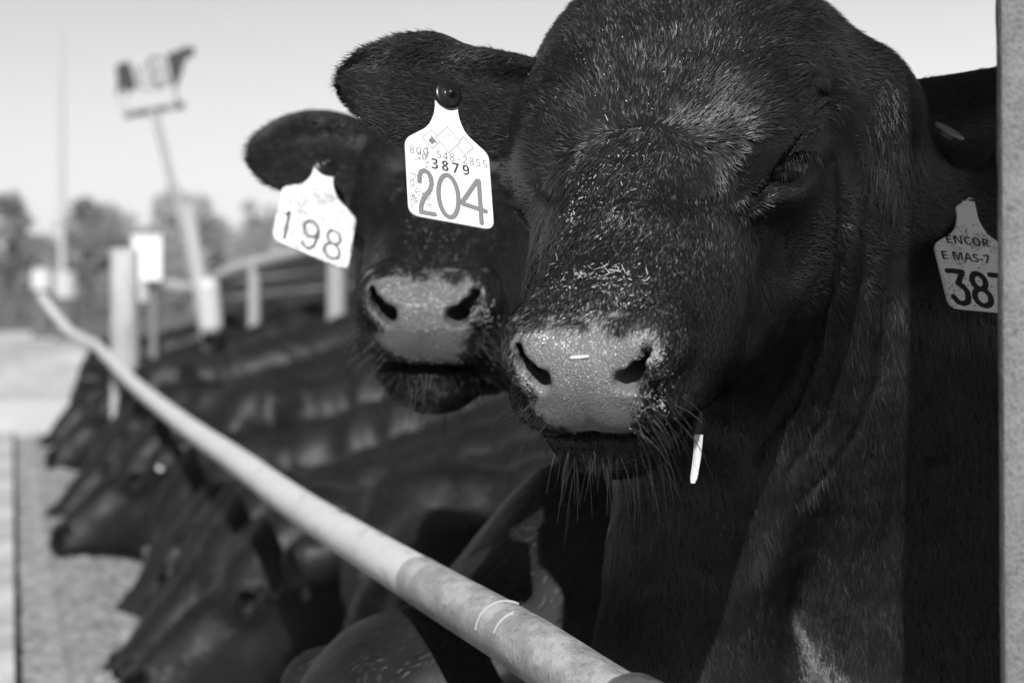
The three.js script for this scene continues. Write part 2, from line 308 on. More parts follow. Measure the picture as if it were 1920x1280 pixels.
// finish a cow mesh: colours, nose skin as its own material, moved to the cow's base
function finish(geo, head, origin, padTone = .15) {
  const inv = head.clone().invert(), P = geo.attributes.position, C = new Float32Array(P.count * 3), UV = new Float32Array(P.count * 2), m = new Float32Array(P.count), q = V();
  for (let i = 0; i < P.count; i++) {
    q.fromBufferAttribute(P, i).applyMatrix4(inv); m[i] = padMask(q.x, q.y, q.z);
    const dust = .5 + .5 * fbm(q.x * 60, q.y * 60, q.z * 60);
    const c = lerp(.007 * (.8 + .5 * dust), padTone * (.7 + .6 * dust), m[i]);
    C[i * 3] = C[i * 3 + 1] = C[i * 3 + 2] = c; UV[i * 2] = q.x * 14; UV[i * 2 + 1] = q.y * 14;
  }
  const I = geo.index.array, a = [], b = [];
  for (let k = 0; k < I.length; k += 3) ((m[I[k]] + m[I[k + 1]] + m[I[k + 2]]) / 3 > .45 ? b : a).push(I[k], I[k + 1], I[k + 2]);
  geo.setAttribute('color', new THREE.BufferAttribute(C, 3)); geo.setAttribute('uv', new THREE.BufferAttribute(UV, 2));
  geo.setIndex([...a, ...b].length > 0 ? a.concat(b) : a); geo.clearGroups(); geo.addGroup(0, a.length, 0); geo.addGroup(a.length, b.length, 1);
  geo.translate(-origin.x, -origin.y, -origin.z);
  return geo;
}
function earGeo(top, bot, depth, thick, nu = 48, nv = 24) { // outlines from base to tip as sight lines; depth(u, v) in metres
  const cv = (L) => new THREE.CatmullRomCurve3(L.map(([x, y]) => V(x, y, 0)), false, 'centripetal'), T = cv(top), B = cv(bot), pos = [], idx = [];
  const away = V(0, 0, -1).transformDirection(CAM), row = nv + 1, half = (nu + 1) * row;
  for (let f = 0; f < 2; f++) for (let i = 0; i <= nu; i++) { const u = i / nu, a = T.getPoint(u), b = B.getPoint(u); for (let j = 0; j <= nv; j++) {
    const v = j / nv, p = at(lerp(a.x, b.x, v), lerp(a.y, b.y, v), depth(u, v));
    p.addScaledVector(away, (f ? 1 : -1) * thick(u, v) * Math.sqrt(Math.max(0, Math.sin(Math.PI * v))) * (f ? 1 : .35)); pos.push(p.x, p.y, p.z);
  } }
  for (let f = 0; f < 2; f++) for (let i = 0; i < nu; i++) for (let j = 0; j < nv; j++) { const o = f * half + i * row + j; const q = [o, o + 1, o + row + 1, o, o + row + 1, o + row]; if (f) idx.push(...q); else idx.push(q[0], q[2], q[1], q[3], q[5], q[4]); }
  const g = new THREE.BufferGeometry(); g.setAttribute('position', new THREE.Float32BufferAttribute(pos, 3)); g.setIndex(idx); g.computeVertexNormals();
  // orient outwards: the front half should face the camera
  const n = g.attributes.normal; let s = 0; for (let k = 0; k < half; k++) s += n.getZ(k); if (s < 0) { for (let k = 0; k < idx.length; k += 3) { const t = idx[k + 1]; idx[k + 1] = idx[k + 2]; idx[k + 2] = t; } g.setIndex(idx); g.computeVertexNormals(); }
  return g;
}
function withColour(g, c) { const k = g.attributes.position.count; g.setAttribute('color', new THREE.Float32BufferAttribute(new Float32Array(k * 3).fill(c), 3)); g.setAttribute('uv', new THREE.Float32BufferAttribute(new Float32Array(k * 2), 2)); return g; }
function joinBody(body, extras) { // extra shells join the hide's own mesh
  const P = [], N = [], C = [], U = []; let a = [], b = [], base = 0;
  [body, ...extras].forEach((g, k) => {
    P.push(g.attributes.position.array); N.push(g.attributes.normal.array); C.push(g.attributes.color.array); U.push(g.attributes.uv.array);
    const I = g.index.array;
    if (k === 0) { for (let q = 0; q < I.length; q++) (q < g.groups[0].count ? a : b).push(I[q]); } else for (let q = 0; q < I.length; q++) a.push(I[q] + base);
    base += g.attributes.position.count;
  });
  const cat = (L) => { const r = new Float32Array(L.reduce((s, x) => s + x.length, 0)); let o = 0; for (const x of L) { r.set(x, o); o += x.length; } return r; };
  const g = new THREE.BufferGeometry(); g.setAttribute('position', new THREE.BufferAttribute(cat(P), 3)); g.setAttribute('normal', new THREE.BufferAttribute(cat(N), 3)); g.setAttribute('color', new THREE.BufferAttribute(cat(C), 3)); g.setAttribute('uv', new THREE.BufferAttribute(cat(U), 2));
  const n = a.length; g.setIndex(a.concat(b)); g.addGroup(0, n, 0); g.addGroup(n, b.length, 1); return g;
}
function box(geo, m = .02) { geo.computeBoundingBox(); return geo; }
// the way the coat of a face lies, in head axes: out from a whorl between the eyes, down over the cheeks
function faceFlow(q, out) {
  const part_ = q.z - .035 - .02 * fbm(q.x * 20, 1, q.z * 20, 2) - .25 * Math.abs(q.x), up = part_ < 0; // the coat parts along the brow: back over the poll, forward down the nose
  out.set(q.x * 8 + .2 * fbm(q.x * 9, q.y * 9, q.z * 9, 2), up ? .15 : -.25, clamp(part_ / .03, -1, 1));
  const l = out.length() + 1e-4; out.multiplyScalar(1 / l);
  const s = smoothstep(Math.abs(q.x), .06, .12); out.y -= .9 * s * (q.z < .05 ? 1 : .4); out.z -= .3 * s;
  out.x += .75 * fbm(q.x * 17 + 3, q.y * 17, q.z * 17, 3); out.z += .75 * fbm(q.x * 17, q.y * 17 + 9, q.z * 17, 3); out.y += .25 * fbm(q.x * 25 + 7, q.y * 25, q.z * 25, 2);
  return out;
}
const toCam = V(0, 0, 1), inCamera = (x, y, z) => V(x, y, z).transformDirection(CAM).multiplyScalar(Math.hypot(x, y, z));
// feed dust and painted sunlit sheen lighten mid-face, hair by hair
function dustAndSheen(q) { const w = .075 + .03 * fbm(q.x * 30, q.z * 30, 4, 2); return Math.exp(-((q.x / w) ** 2)) * smoothstep(q.z, -.20, -.06) * smoothstep(q.y, -.06, .0) * clamp(.75 + .9 * fbm(q.x * 70, q.y * 70, q.z * 70, 3), 0, 1.6); }
function coat(geo, head, count, base, neckDir, opt = {}) { // geo in the world; hairs for head and neck
  const inv = head.clone().invert(), q = V(), d = V(), w = V();
  return fur(geo, count, (p, n) => {
    q.copy(p).applyMatrix4(inv);
    if (opt.skip && opt.skip(p, q)) return null;
    const headness = (1 - smoothstep(Math.hypot(q.x, q.y + .05, q.z + .0), .26, .42)) * (1 - smoothstep(-q.y, .11, .17) * (1 - smoothstep(q.z, .08, .15))), pad = padMask(q.x, q.y, q.z);
    if (pad > .35) return null;
    if (n.dot(toCam) < -.4) return null;
    const ex = Math.abs(q.x) - .112; if ((ex / .03) ** 2 + ((q.y + .001) / .0125) ** 2 + ((q.z - .010) / .021) ** 2 < 1) return null;
    const muzzle = smoothstep(q.z, .10, .2) * headness, poll = smoothstep(-q.z, .08, .2) * smoothstep(q.y, .0, .06) * headness;
    faceFlow(q, d); d.transformDirection(head);
    w.copy(neckDir(p, q)); d.multiplyScalar(headness).addScaledVector(w, 1 - headness);
    const clump = fbm(p.x * 55, p.y * 55, p.z * 55, 2);
    const hs = { dir: d, len: (opt.len ?? .0085) * (1 + 1.1 * poll - .4 * muzzle + .5 * (1 - headness)), wide: (opt.wide ?? .0006) * (1 - .2 * muzzle), lift: clamp(.09 + .24 * clump + .1 * muzzle + .06 * poll, .02, .4), tone: (1 + 2.2 * muzzle * smoothstep(q.z, .19, .26)) * (1 + 1.1 * clump) * (1 + dustAndSheen(q) * (rnd() < .28 ? 6.5 : .6)) * (1 + 1.2 * fbm(q.x * 26 + 5, q.y * 26, q.z * 26, 2)) };
    return opt.local ? opt.local(p, hs) : hs;
  }, opt.out);
}

// --- the near cow
const toCamM = CAM.clone().invert().elements;
function sight(x, y, z) { const c = toCamM, q = -(c[2] * x + c[6] * y + c[10] * z + c[14]); return [960 + (c[0] * x + c[4] * y + c[8] * z + c[12]) / q * FPX, 640 - (c[1] * x + c[5] * y + c[9] * z + c[13]) / q * FPX, q]; }
// creases and swellings of this one face, found on the photograph's sight lines and cut into the head itself
const crease = [ // [depth, half width, ...points]
  [.0070, 5.5, [1385, 398], [1420, 366], [1452, 338], [1478, 292], [1500, 252], [1522, 216]],
  [.0030, 4.5, [1478, 288], [1505, 263], [1532, 246]],
  [.0020, 8, [1040, 360], [1100, 372], [1135, 382], [1180, 370], [1240, 374], [1310, 380], [1370, 372], [1412, 352]],
  [.0034, 7, [1562, 300], [1572, 400], [1566, 520], [1540, 650], [1490, 760], [1420, 840]],
  [.0030, 9, [1612, 400], [1616, 520], [1594, 650], [1552, 770], [1480, 880]],
  [.0036, 9, [1664, 560], [1650, 690], [1606, 800], [1548, 880], [1500, 930]],
  [.0024, 8, [1694, 700], [1676, 830], [1650, 960], [1600, 1040]],
  [.0022, 6, [1530, 600], [1490, 700], [1430, 780]],
].map(([dep, w, ...p]) => ({ dep, w, p, box: [Math.min(...p.map((a) => a[0])) - 3 * w, Math.min(...p.map((a) => a[1])) - 3 * w, Math.max(...p.map((a) => a[0])) + 3 * w, Math.max(...p.map((a) => a[1])) + 3 * w] }));
const swell = [ // [px, py, rx, ry, turn, height]
  [1458, 378, 48, 20, -.35, .0110], [1528, 284, 34, 18, -.5, .0050], [1412, 262, 84, 66, -.8, .0120], [1050, 262, 60, 70, .5, .0060],
  [1455, 480, 90, 60, 0, -.0045], [1534, 178, 18, 14, -.4, -.0100], [1505, 150, 26, 16, -.8, .0055], [1572, 188, 20, 22, .3, .0050], [1170, 120, 22, 90, .05, -.0030], [1255, 60, 70, 40, 0, .0030],
  [1590, 470, 16, 130, .06, .0030], [1632, 600, 16, 130, .12, .0030], [1340, 640, 120, 50, .5, .0040], [1010, 372, 10, 12, 0, .0035], [1000, 348, 7, 9, 0, .0025], [1520, 950, 60, 120, .5, .0090], [1440, 1060, 30, 60, .3, .0080], [1690, 760, 22, 160, .05, .0060],
];
function faceDetail(x, y, z) {
  const [px, py] = sight(x, y, z); let s = 0;
  for (const c of crease) {
    if (px < c.box[0] || py < c.box[1] || px > c.box[2] || py > c.box[3]) continue;
    let m = 1e9, at_ = 0; const n = c.p.length - 1;
    for (let i = 0; i < n; i++) { const [ax, ay] = c.p[i], ux = c.p[i + 1][0] - ax, uy = c.p[i + 1][1] - ay, t = clamp(((px - ax) * ux + (py - ay) * uy) / (ux * ux + uy * uy), 0, 1), q = Math.hypot(px - ax - ux * t, py - ay - uy * t); if (q < m) { m = q; at_ = (i + t) / n; } }
    const taper = Math.sin(Math.PI * clamp(at_, .03, .97)) ** .4; s += c.dep * taper * (Math.exp(-((m / c.w) ** 2)));
  }
  for (const [cx, cy, rx, ry, a, h] of swell) { const dx = px - cx, dy = py - cy; if (Math.abs(dx) > 2.6 * Math.max(rx, ry) || Math.abs(dy) > 2.6 * Math.max(rx, ry)) continue; const u = (dx * Math.cos(a) + dy * Math.sin(a)) / rx, v = (-dx * Math.sin(a) + dy * Math.cos(a)) / ry; s -= h * Math.exp(-(u * u + v * v) * .8); }
  return s;
}
const head1 = frame(V(-.262, -.475, .840).transformDirection(CAM), .01, camP(.120, .136, -1.62));
const base1 = V(camP(.22, 0, -1.95).x, 0, camP(.22, 0, -1.95).z);
{
  const B = bodyPoint(base1, -.12), P = [], add = (a, ra, b, rb, k = .06) => P.push({ a, ra, b, rb, k });
  const hb = V(0, -.035, -.15).applyMatrix4(head1);
  add(hb, .115, camP(.42, .02, -1.93), .17);                                              // neck, nape side
  add(camP(.42, .02, -1.93), .17, B(.66, 1.04, 0), .25, .1);
  add(V(0, -.10, -.14).applyMatrix4(head1), .085, camP(.38, -.10, -1.88), .11);          // throat
  add(camP(.37, -.12, -1.88), .07, camP(.375, -.36, -1.90), .115);                          // dewlap
  add(camP(.17, -.13, -1.82), .075, camP(.155, -.42, -1.86), .09, .08); add(camP(.155, -.42, -1.86), .09, camP(.36, -.5, -1.92), .16, .1); // the loose brisket
  add(camP(.48, -.2, -1.96), .17, B(.60, .86, 0), .22, .1);
  P.push(...steerBody(B, camP(.45, 0, -1.95), { withers: 1.0, neckR: .17 }));
  const tuft = at(1635, 265, 1.75);
  const f = cowField(head1, P, (d, x, y, z, lx, ly, lz) => {
    if (Math.abs(d) > .12) return d;
    d = smin(d, ell(x, y, z, tuft.x, tuft.y, tuft.z, .050, .075, .05), .05);
    const back = sight(x, y, z)[2] > 1.98;
    d += .0018 * fbm(x * 28, y * 28, z * 28, 2);
    if (back) return d;
    d += faceDetail(x, y, z);
    if (eyeCut) { // an almond opening with the ball behind it
      const X = x - eyeCut.c.x, Y = y - eyeCut.c.y, Z = z - eyeCut.c.z, u = (X * eyeCut.a.x + Y * eyeCut.a.y + Z * eyeCut.a.z) / .0240, v = (X * eyeCut.b.x + Y * eyeCut.b.y + Z * eyeCut.b.z) / .0108, w = (X * eyeCut.n.x + Y * eyeCut.n.y + Z * eyeCut.n.z) / .016;
      if (Math.abs(u) < 2 && Math.abs(v) < 3 && Math.abs(w) < 3) d = smax(d, -(Math.sqrt(u * u + Math.pow(Math.abs(v) + .25 * u * u, 2) + w * w) - 1) * .0075, .003);
    }
    return d;
  });
  bareEye = true; let eyeCut = null;
  const surf = (px, py) => { let q = 1.35; for (let i = 0; i < 500; i++) { const p = at(px, py, q), d = f(p.x, p.y, p.z); if (d < .0004) break; q += Math.max(.0004, d * .5); } return q; };
  const eyeC = at(1490, 317, surf(1490, 317)), eyeN = (() => { const e = .012, q = eyeC; return V(f(q.x + e, q.y, q.z) - f(q.x - e, q.y, q.z), f(q.x, q.y + e, q.z) - f(q.x, q.y - e, q.z), f(q.x, q.y, q.z + e) - f(q.x, q.y, q.z - e)).normalize(); })();
  { const a = inCamera(.94, .34, .0); a.addScaledVector(eyeN, -a.dot(eyeN)).normalize(); eyeCut = { c: eyeC, n: eyeN, a, b: eyeN.clone().cross(a) }; }
  const lo = [], hi = [], hp = V(.02, -.04, 0).applyMatrix4(head1);
  const fine = netMesh(f, [hp.x - .24, hp.y - .46, hp.z - .34], [hp.x + .40, hp.y + .32, hp.z + .34], .0030);
  const coarse = netMesh((x, y, z) => Math.max(f(x, y, z), -Math.max(Math.abs(x - hp.x - .08) - .31, Math.abs(y - hp.y + .07) - .38, Math.abs(z - hp.z) - .33)), [hp.x - .4, 0, hp.z - 1.3], [hp.x + 2.4, hp.y + .45, hp.z + .4], .016);
  const earL = earGeo([[1015, 110], [970, 100], [930, 92], [880, 84], [825, 61], [770, 60], [715, 76], [668, 97], [640, 126], [633, 160]], [[1015, 300], [970, 300], [930, 300], [880, 305], [820, 305], [765, 278], [715, 248], [668, 214], [642, 186], [633, 160]],
    (u, v) => 1.735 - .075 * u + .045 * (.5 - v) + .016 * Math.exp(-(((v - .34) / .16) ** 2)) * smoothstep(1 - u, .05, .5) - .004 * Math.exp(-((v / .1) ** 2)) + .006 * noise(u * 5, v * 4, 3), (u, v) => .010 * (1 - .5 * u));
  const earR = earGeo([[1640, 170], [1700, 152], [1790, 138], [1865, 126], [1920, 124], [1980, 150], [2010, 190]], [[1640, 330], [1700, 330], [1790, 355], [1830, 330], [1865, 283], [1940, 262], [2010, 190]],
    (u, v) => 1.76 + .02 * u - .05 * Math.sin(Math.PI * Math.min(1, v * 1.05)) * (1 - .3 * u), (u, v) => .014);
  const g = thing('black_cow', 'large black cow in focus, head over the rail, wearing the numbered 204 ear tag', 'cow', base1.clone(), 'cattle lined up along the feed rail');
  const M1 = new THREE.Matrix4().makeTranslation(-base1.x, 0, -base1.z), origin = V(base1.x, 0, base1.z);
  // the coat swirls round a pit above the eye
  const hairHere = (p, s) => { const [px, py, q] = sight(p.x, p.y, p.z); if (q > 1.9) return s; const dx = px - 1490, dy = py - 317; const re = Math.hypot(dx / 60, dy / 36); if (re < 1) return null; if (re < 2) { s.len *= .45; s.lift *= .6; } const ux = px - 1534, uy = py - 172, r = Math.hypot(ux, uy); if (r < 75) { const k = 1 - smoothstep(r, 20, 75); s.dir.addScaledVector(inCamera(-ux * .4 - uy, -(-uy * .4 + ux) , 15), k / 40); s.len *= 1 + .9 * k; s.lift += .22 * k; } return s; };
  const neckDir = (p, q) => V(.10, -.95, -.1);
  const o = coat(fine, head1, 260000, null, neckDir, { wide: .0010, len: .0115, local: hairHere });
  // a long tuft hanging behind the cheek
  fur(fine, 90000, (p, n) => { const [px, py, q] = sight(p.x, p.y, p.z), u = (px - 1672) / 62, v = (py - 265) / 125, w = u * u + v * v; if (w > 1 || q > 1.9 || rnd() < w * .6) return null; return { dir: V(.12 + .25 * u + .3 * fbm(p.x * 40, p.y * 40, p.z * 40, 2), -1, .15), len: lerp(.018, .036, clamp(v * .5 + .5, 0, 1)), wide: .0009, lift: clamp(.2 + .25 * fbm(p.x * 60, p.y * 60, p.z * 60, 2), .05, .5), tone: 1.1 }; }, o);
  // ears: long soft hairs from base to tip
  const tipL = at(633, 160, 1.70).sub(at(960, 200, 1.745)).normalize();
  fur(earL, 24000, (p, n) => ({ dir: V(tipL.x, tipL.y, tipL.z).add(V(rr(-.3, .3), rr(-.5, .1), rr(-.2, .3))), len: .010, wide: .0006, lift: .2, tone: 2.2 }), o);
  fur(earR, 9000, (p, n) => ({ dir: V(1, -.1, 0), len: .013, wide: .0007, lift: .2, tone: .9 }), o);
  // a thick tuft hanging behind the cheek
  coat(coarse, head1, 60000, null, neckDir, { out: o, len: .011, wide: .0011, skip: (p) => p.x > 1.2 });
  const fg = furGeo(o).applyMatrix4(M1);
  finish(fine, head1, origin); finish(coarse, head1, origin);
  coarse.clearGroups(); 
  part('body', joinBody(fine, [coarse, withColour(earL.applyMatrix4(M1), .008), withColour(earR.applyMatrix4(M1), .008)]), [M.hide, M.pad], g);
  const hr = part('hair', fg, M.hair, g); hr.userData.kind = 'stuff';
  { const e = part('eye', new THREE.SphereGeometry(.0225, 32, 24), M.eye, g); e.position.copy(V(-.098, .004, .008).applyMatrix4(head1)).sub(origin); const e2 = part('eye', e.geometry, M.eye, g); e2.position.copy(eyeC).addScaledVector(eyeN, -.0265).sub(origin); }
  { const eyeQ = sight(eyeC.x, eyeC.y, eyeC.z)[2]; // lashes of the near eye, rooted along the upper lid
    const L = []; for (let i = 0; i < 34; i++) { const t = (i + rnd()) / 34, px = lerp(1456, 1530, t), py = 314 - 26 * t - 16 * Math.sin(Math.PI * t) + rr(-3, 3), q = Math.min(surf(px, py), eyeQ + .02), k = rr(.6, 1.1), W = (x, y, z) => at(x, y, z).sub(origin); L.push(strand([W(px, py, q + .001), W(px + 10 * k, py + 8 * k, q - .010 * k), W(px + (12 + 14 * t) * k, py + 46 * k, q - .012 * k)], .00036, .0001, 3, 5)); }
    part('eyelashes', mergeGeometries(L), M.lash, g).userData.kind = 'stuff';
  }
  bareEye = false;
}

// --- the second cow, just behind, nose to the camera
const base2 = V(camP(.10, 0, -2.80).x, 0, camP(.10, 0, -2.80).z);
const rot2 = frame(V(-.115, -.265, .957).transformDirection(CAM), -.02, V(0, 0, 0), 1.15);
const head2 = rot2.clone().setPosition(at(793, 582, 2.06).sub(V(0, -.028, .28).applyMatrix4(rot2)));
{
  const B = bodyPoint(base2, -.05), P = [], add = (a, ra, b, rb, k = .06) => P.push({ a, ra, b, rb, k });
  add(V(0, -.035, -.15).applyMatrix4(head2), .11, camP(.30, -.02, -2.72), .17);
  add(camP(.30, -.02, -2.72), .17, B(.66, 1.0, 0), .24, .1);
  add(V(0, -.10, -.14).applyMatrix4(head2), .08, camP(.30, -.16, -2.72), .12);
  P.push(...steerBody(B, camP(.4, -.05, -2.78), { withers: .96, neckR: .16 }));
  const f = cowField(head2, P, (d, x, y, z) => Math.abs(d) > .05 ? d : d + .002 * fbm(x * 25, y * 25, z * 25, 2));
  const hp = V(.0, -.04, 0).applyMatrix4(head2), R = [hp.x - .24, hp.y - .36, hp.z - .36, hp.x + .30, hp.y + .28, hp.z + .38];
  const fine = netMesh(f, R.slice(0, 3), R.slice(3), .0036);
  const coarse = netMesh((x, y, z) => Math.max(f(x, y, z), -Math.max(Math.abs(x - hp.x - .03) - .255, Math.abs(y - hp.y + .04) - .305, Math.abs(z - hp.z - .01) - .355)), [hp.x - .5, 0, hp.z - 1.4], [hp.x + 2.4, hp.y + .4, hp.z + .4], .018);
  const earL = earGeo([[775, 262], [735, 258], [700, 236], [650, 213], [590, 205], [540, 215], [492, 238], [464, 268], [462, 300]], [[775, 400], [735, 405], [690, 402], [640, 396], [585, 380], [530, 360], [498, 344], [472, 322], [462, 300]],
    (u, v) => 2.38 - .08 * u + .05 * (.5 - v) + .016 * Math.exp(-(((v - .34) / .16) ** 2)) * smoothstep(1 - u, .05, .5) - .004 * Math.exp(-((v / .1) ** 2)) + .006 * noise(u * 5, v * 4, 13), (u, v) => .010 * (1 - .5 * u), 36, 18);
  const mir = (p) => { const q = p.clone().applyMatrix4(head2.clone().invert()); q.x *= -1; return q.applyMatrix4(head2); };
  const earR = earL.clone(); { const P2 = earR.attributes.position, q = V(); for (let i = 0; i < P2.count; i++) { const m = mir(q.fromBufferAttribute(P2, i)); P2.setXYZ(i, m.x, m.y, m.z); } const I = earR.index.array; for (let k = 0; k < I.length; k += 3) { const t = I[k + 1]; I[k + 1] = I[k + 2]; I[k + 2] = t; } earR.computeVertexNormals(); }
  const g = thing('black_cow', 'black cow with its nose to the camera, wearing the stained 198 ear tag', 'cow', base2.clone(), 'cattle lined up along the feed rail');
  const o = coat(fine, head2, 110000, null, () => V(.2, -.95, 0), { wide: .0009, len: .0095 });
  const tip = at(462, 300, 2.30).sub(at(735, 320, 2.38)).normalize();
  for (const e of [earL, earR]) fur(e, 7000, () => ({ dir: V(tip.x + rr(-.3, .3), tip.y + rr(-.5, .1), tip.z + rr(-.2, .3)), len: .011, wide: .0008, lift: .2, tone: 2.2 }), o);
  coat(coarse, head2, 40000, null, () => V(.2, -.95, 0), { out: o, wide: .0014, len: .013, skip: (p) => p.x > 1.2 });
  const origin = base2, M2 = new THREE.Matrix4().makeTranslation(-base2.x, 0, -base2.z);
  const fg = furGeo(o).applyMatrix4(M2);
  finish(fine, head2, origin, .10); finish(coarse, head2, origin, .10); coarse.clearGroups();
  part('body', joinBody(fine, [coarse, withColour(earL.applyMatrix4(M2), .008), withColour(earR.applyMatrix4(M2), .008)]), [M.hide, M.pad], g);
  part('hair', fg, M.hair, g).userData.kind = 'stuff';
  for (const s of [1, -1]) { const e = part('eye', new THREE.SphereGeometry(.022, 24, 16), M.eye, g); e.position.copy(V(s * .098, -.001, .010).applyMatrix4(head2)).sub(origin); }
}

// ------------------------------------------------------------------ ground, bunk, rail, post
const along = (l, s, h) => V(RD.x * l + RN.x * s, h, RD.z * l + RN.z * s);               // l metres along the rail's direction from the camera, s towards the pen
const TURN = Math.atan2(.2443, .9697);                                                    // local x to the pen, local z towards the camera
function lbox(l0, l1, s0, s1, h0, h1, bump = 0, seg = 1) { // a box laid along the rail, uv in metres
  const g = new THREE.BoxGeometry(s1 - s0, h1 - h0, l1 - l0, 1, 1, seg), c = along((l0 + l1) / 2, (s0 + s1) / 2, (h0 + h1) / 2), P = g.attributes.position, N = g.attributes.normal, U = g.attributes.uv;
  for (let i = 0; i < P.count; i++) { const nx = Math.abs(N.getX(i)), ny = Math.abs(N.getY(i)); U.setXY(i, ny > .5 || Math.abs(N.getZ(i)) > .5 ? P.getX(i) : P.getY(i), Math.abs(N.getZ(i)) > .5 ? P.getY(i) : P.getZ(i)); }
  g.rotateY(TURN); g.translate(c.x, c.y, c.z); return g;
}
const gravelTex = tex(512, 512, (u, v) => .35 + .5 * tileFbm(u, v, 24, 31, 4) + .25 * (tileNoise(u, v, 128, 41) - .5), true);
const roughBump = tex(512, 512, (u, v) => tileFbm(u, v, 40, 51, 4));
const concreteTex = tex(512, 512, (u, v) => .55 + .35 * tileFbm(u, v, 6, 61, 5) + .12 * (tileNoise(u, v, 180, 71) - .5), true);
{
  const g = new THREE.PlaneGeometry(1600, 1600); g.rotateX(-Math.PI / 2); const U = g.attributes.uv, P = g.attributes.position; for (let i = 0; i < P.count; i++) U.setXY(i, P.getX(i) / 1.5, P.getZ(i) / 1.5);
  solo('ground', g, std(.26, .95, { map: gravelTex, bumpMap: roughBump, bumpScale: .01 }), 'pale dry gravel ground of the lot', null, null, 'structure');
}
{
  const concrete = std(.95, .9, { map: concreteTex, bumpMap: roughBump, bumpScale: .002 });
  const g = thing('feed_bunk', 'pale concrete feed bunk running along under the rail, full of feed', 'feed bunk', along(6, .2, 0));
  const mv = (x) => x.translate(-g.position.x, 0, -g.position.z);
  part('outer_wall', mv(lbox(1.2, 11.6, -.14, .0, 0, .52)), concrete, g);
  part('inner_wall', mv(lbox(1.2, 11.6, .40, .48, 0, .52)), concrete, g);
  part('trough_floor', mv(lbox(1.2, 11.6, 0.002, .398, 0, .40)), concrete, g);
  part('end_wall', mv(lbox(11.603, 11.75, -.14, .48, 0, .68)), std(.48, .8), g);
  // the feed: a lumpy bed
  const n = 260, m = 20, pg = new THREE.PlaneGeometry(.396, 10.3, m, n); pg.rotateX(-Math.PI / 2); const P = pg.attributes.position, U = pg.attributes.uv;
  for (let i = 0; i < P.count; i++) { const x = P.getX(i), z = P.getZ(i); P.setY(i, .025 * fbm(x * 9, z * 9, 1, 3) + .012 * fbm(x * 40, z * 40, 5, 2) + .03 * (1 - Math.abs(x) / .2)); U.setXY(i, x * 2, z * 2); }
  pg.computeVertexNormals(); pg.rotateY(TURN); const c = along(6.4, .20, .47); pg.translate(c.x, c.y, c.z);
  solo('feed', pg, std(.75, .95, { map: gravelTex, bumpMap: roughBump, bumpScale: .012 }), 'grey chopped feed lying in the bunk under the cattle', null, null, 'stuff');
}
// the rail: two lengths of pipe, welded and sleeved
const railPts = [[1330, 1424, 1.22], [1154, 1322, 1.41], [990, 1210, 1.646], [797, 1095, 2.06], [560, 948, 2.96], [450, 868, 3.72], [350, 799, 4.85], [250, 719, 6.97], [200, 668, 8.9], [176, 645, 9.9], [152, 634, 10.4], [128, 619, 10.8], [100, 586, 11.2], [78, 556, 11.5]].map((a) => at(...a));
{ const d0 = railPts[0].clone().sub(railPts[1]).normalize(); railPts.unshift(railPts[0].clone().addScaledVector(d0, .5)); }
const railCurve = new THREE.CatmullRomCurve3(railPts, false, 'centripetal');
function pipe(curve, t0, t1, r, n = 60, sides = 28, capped = true) { // a length of pipe with closed ends, uv in metres
  const pts = []; for (let i = 0; i <= n; i++) pts.push(curve.getPointAt(lerp(t0, t1, i / n)));
  const c = new THREE.CatmullRomCurve3(pts), L = c.getLength(), g = new THREE.TubeGeometry(c, n, r, sides, false), U = g.attributes.uv; for (let i = 0; i < U.count; i++) U.setXY(i, U.getX(i) * L, U.getY(i) * 2 * Math.PI * r);
  if (!capped) return g;
  const out = [g]; for (const e of [0, 1]) { const cap = new THREE.CircleGeometry(r, sides), p = c.getPointAt(e), t = c.getTangentAt(e); if (!e) t.negate(); cap.applyQuaternion(new THREE.Quaternion().setFromUnitVectors(V(0, 0, 1), t)); cap.translate(p.x, p.y, p.z); out.push(cap); }
  return mergeGeometries(out);
}
const railAt = (px) => { let best = 0, e = 1e9; const inv = CAM.clone().invert(), q = V(); for (let i = 0; i <= 2000; i++) { q.copy(railCurve.getPointAt(i / 2000)).applyMatrix4(inv); const x = 960 - q.x / q.z * FPX; if (q.z < -.1 && Math.abs(x - px) < e) { e = Math.abs(x - px); best = i / 2000; } } return best; };
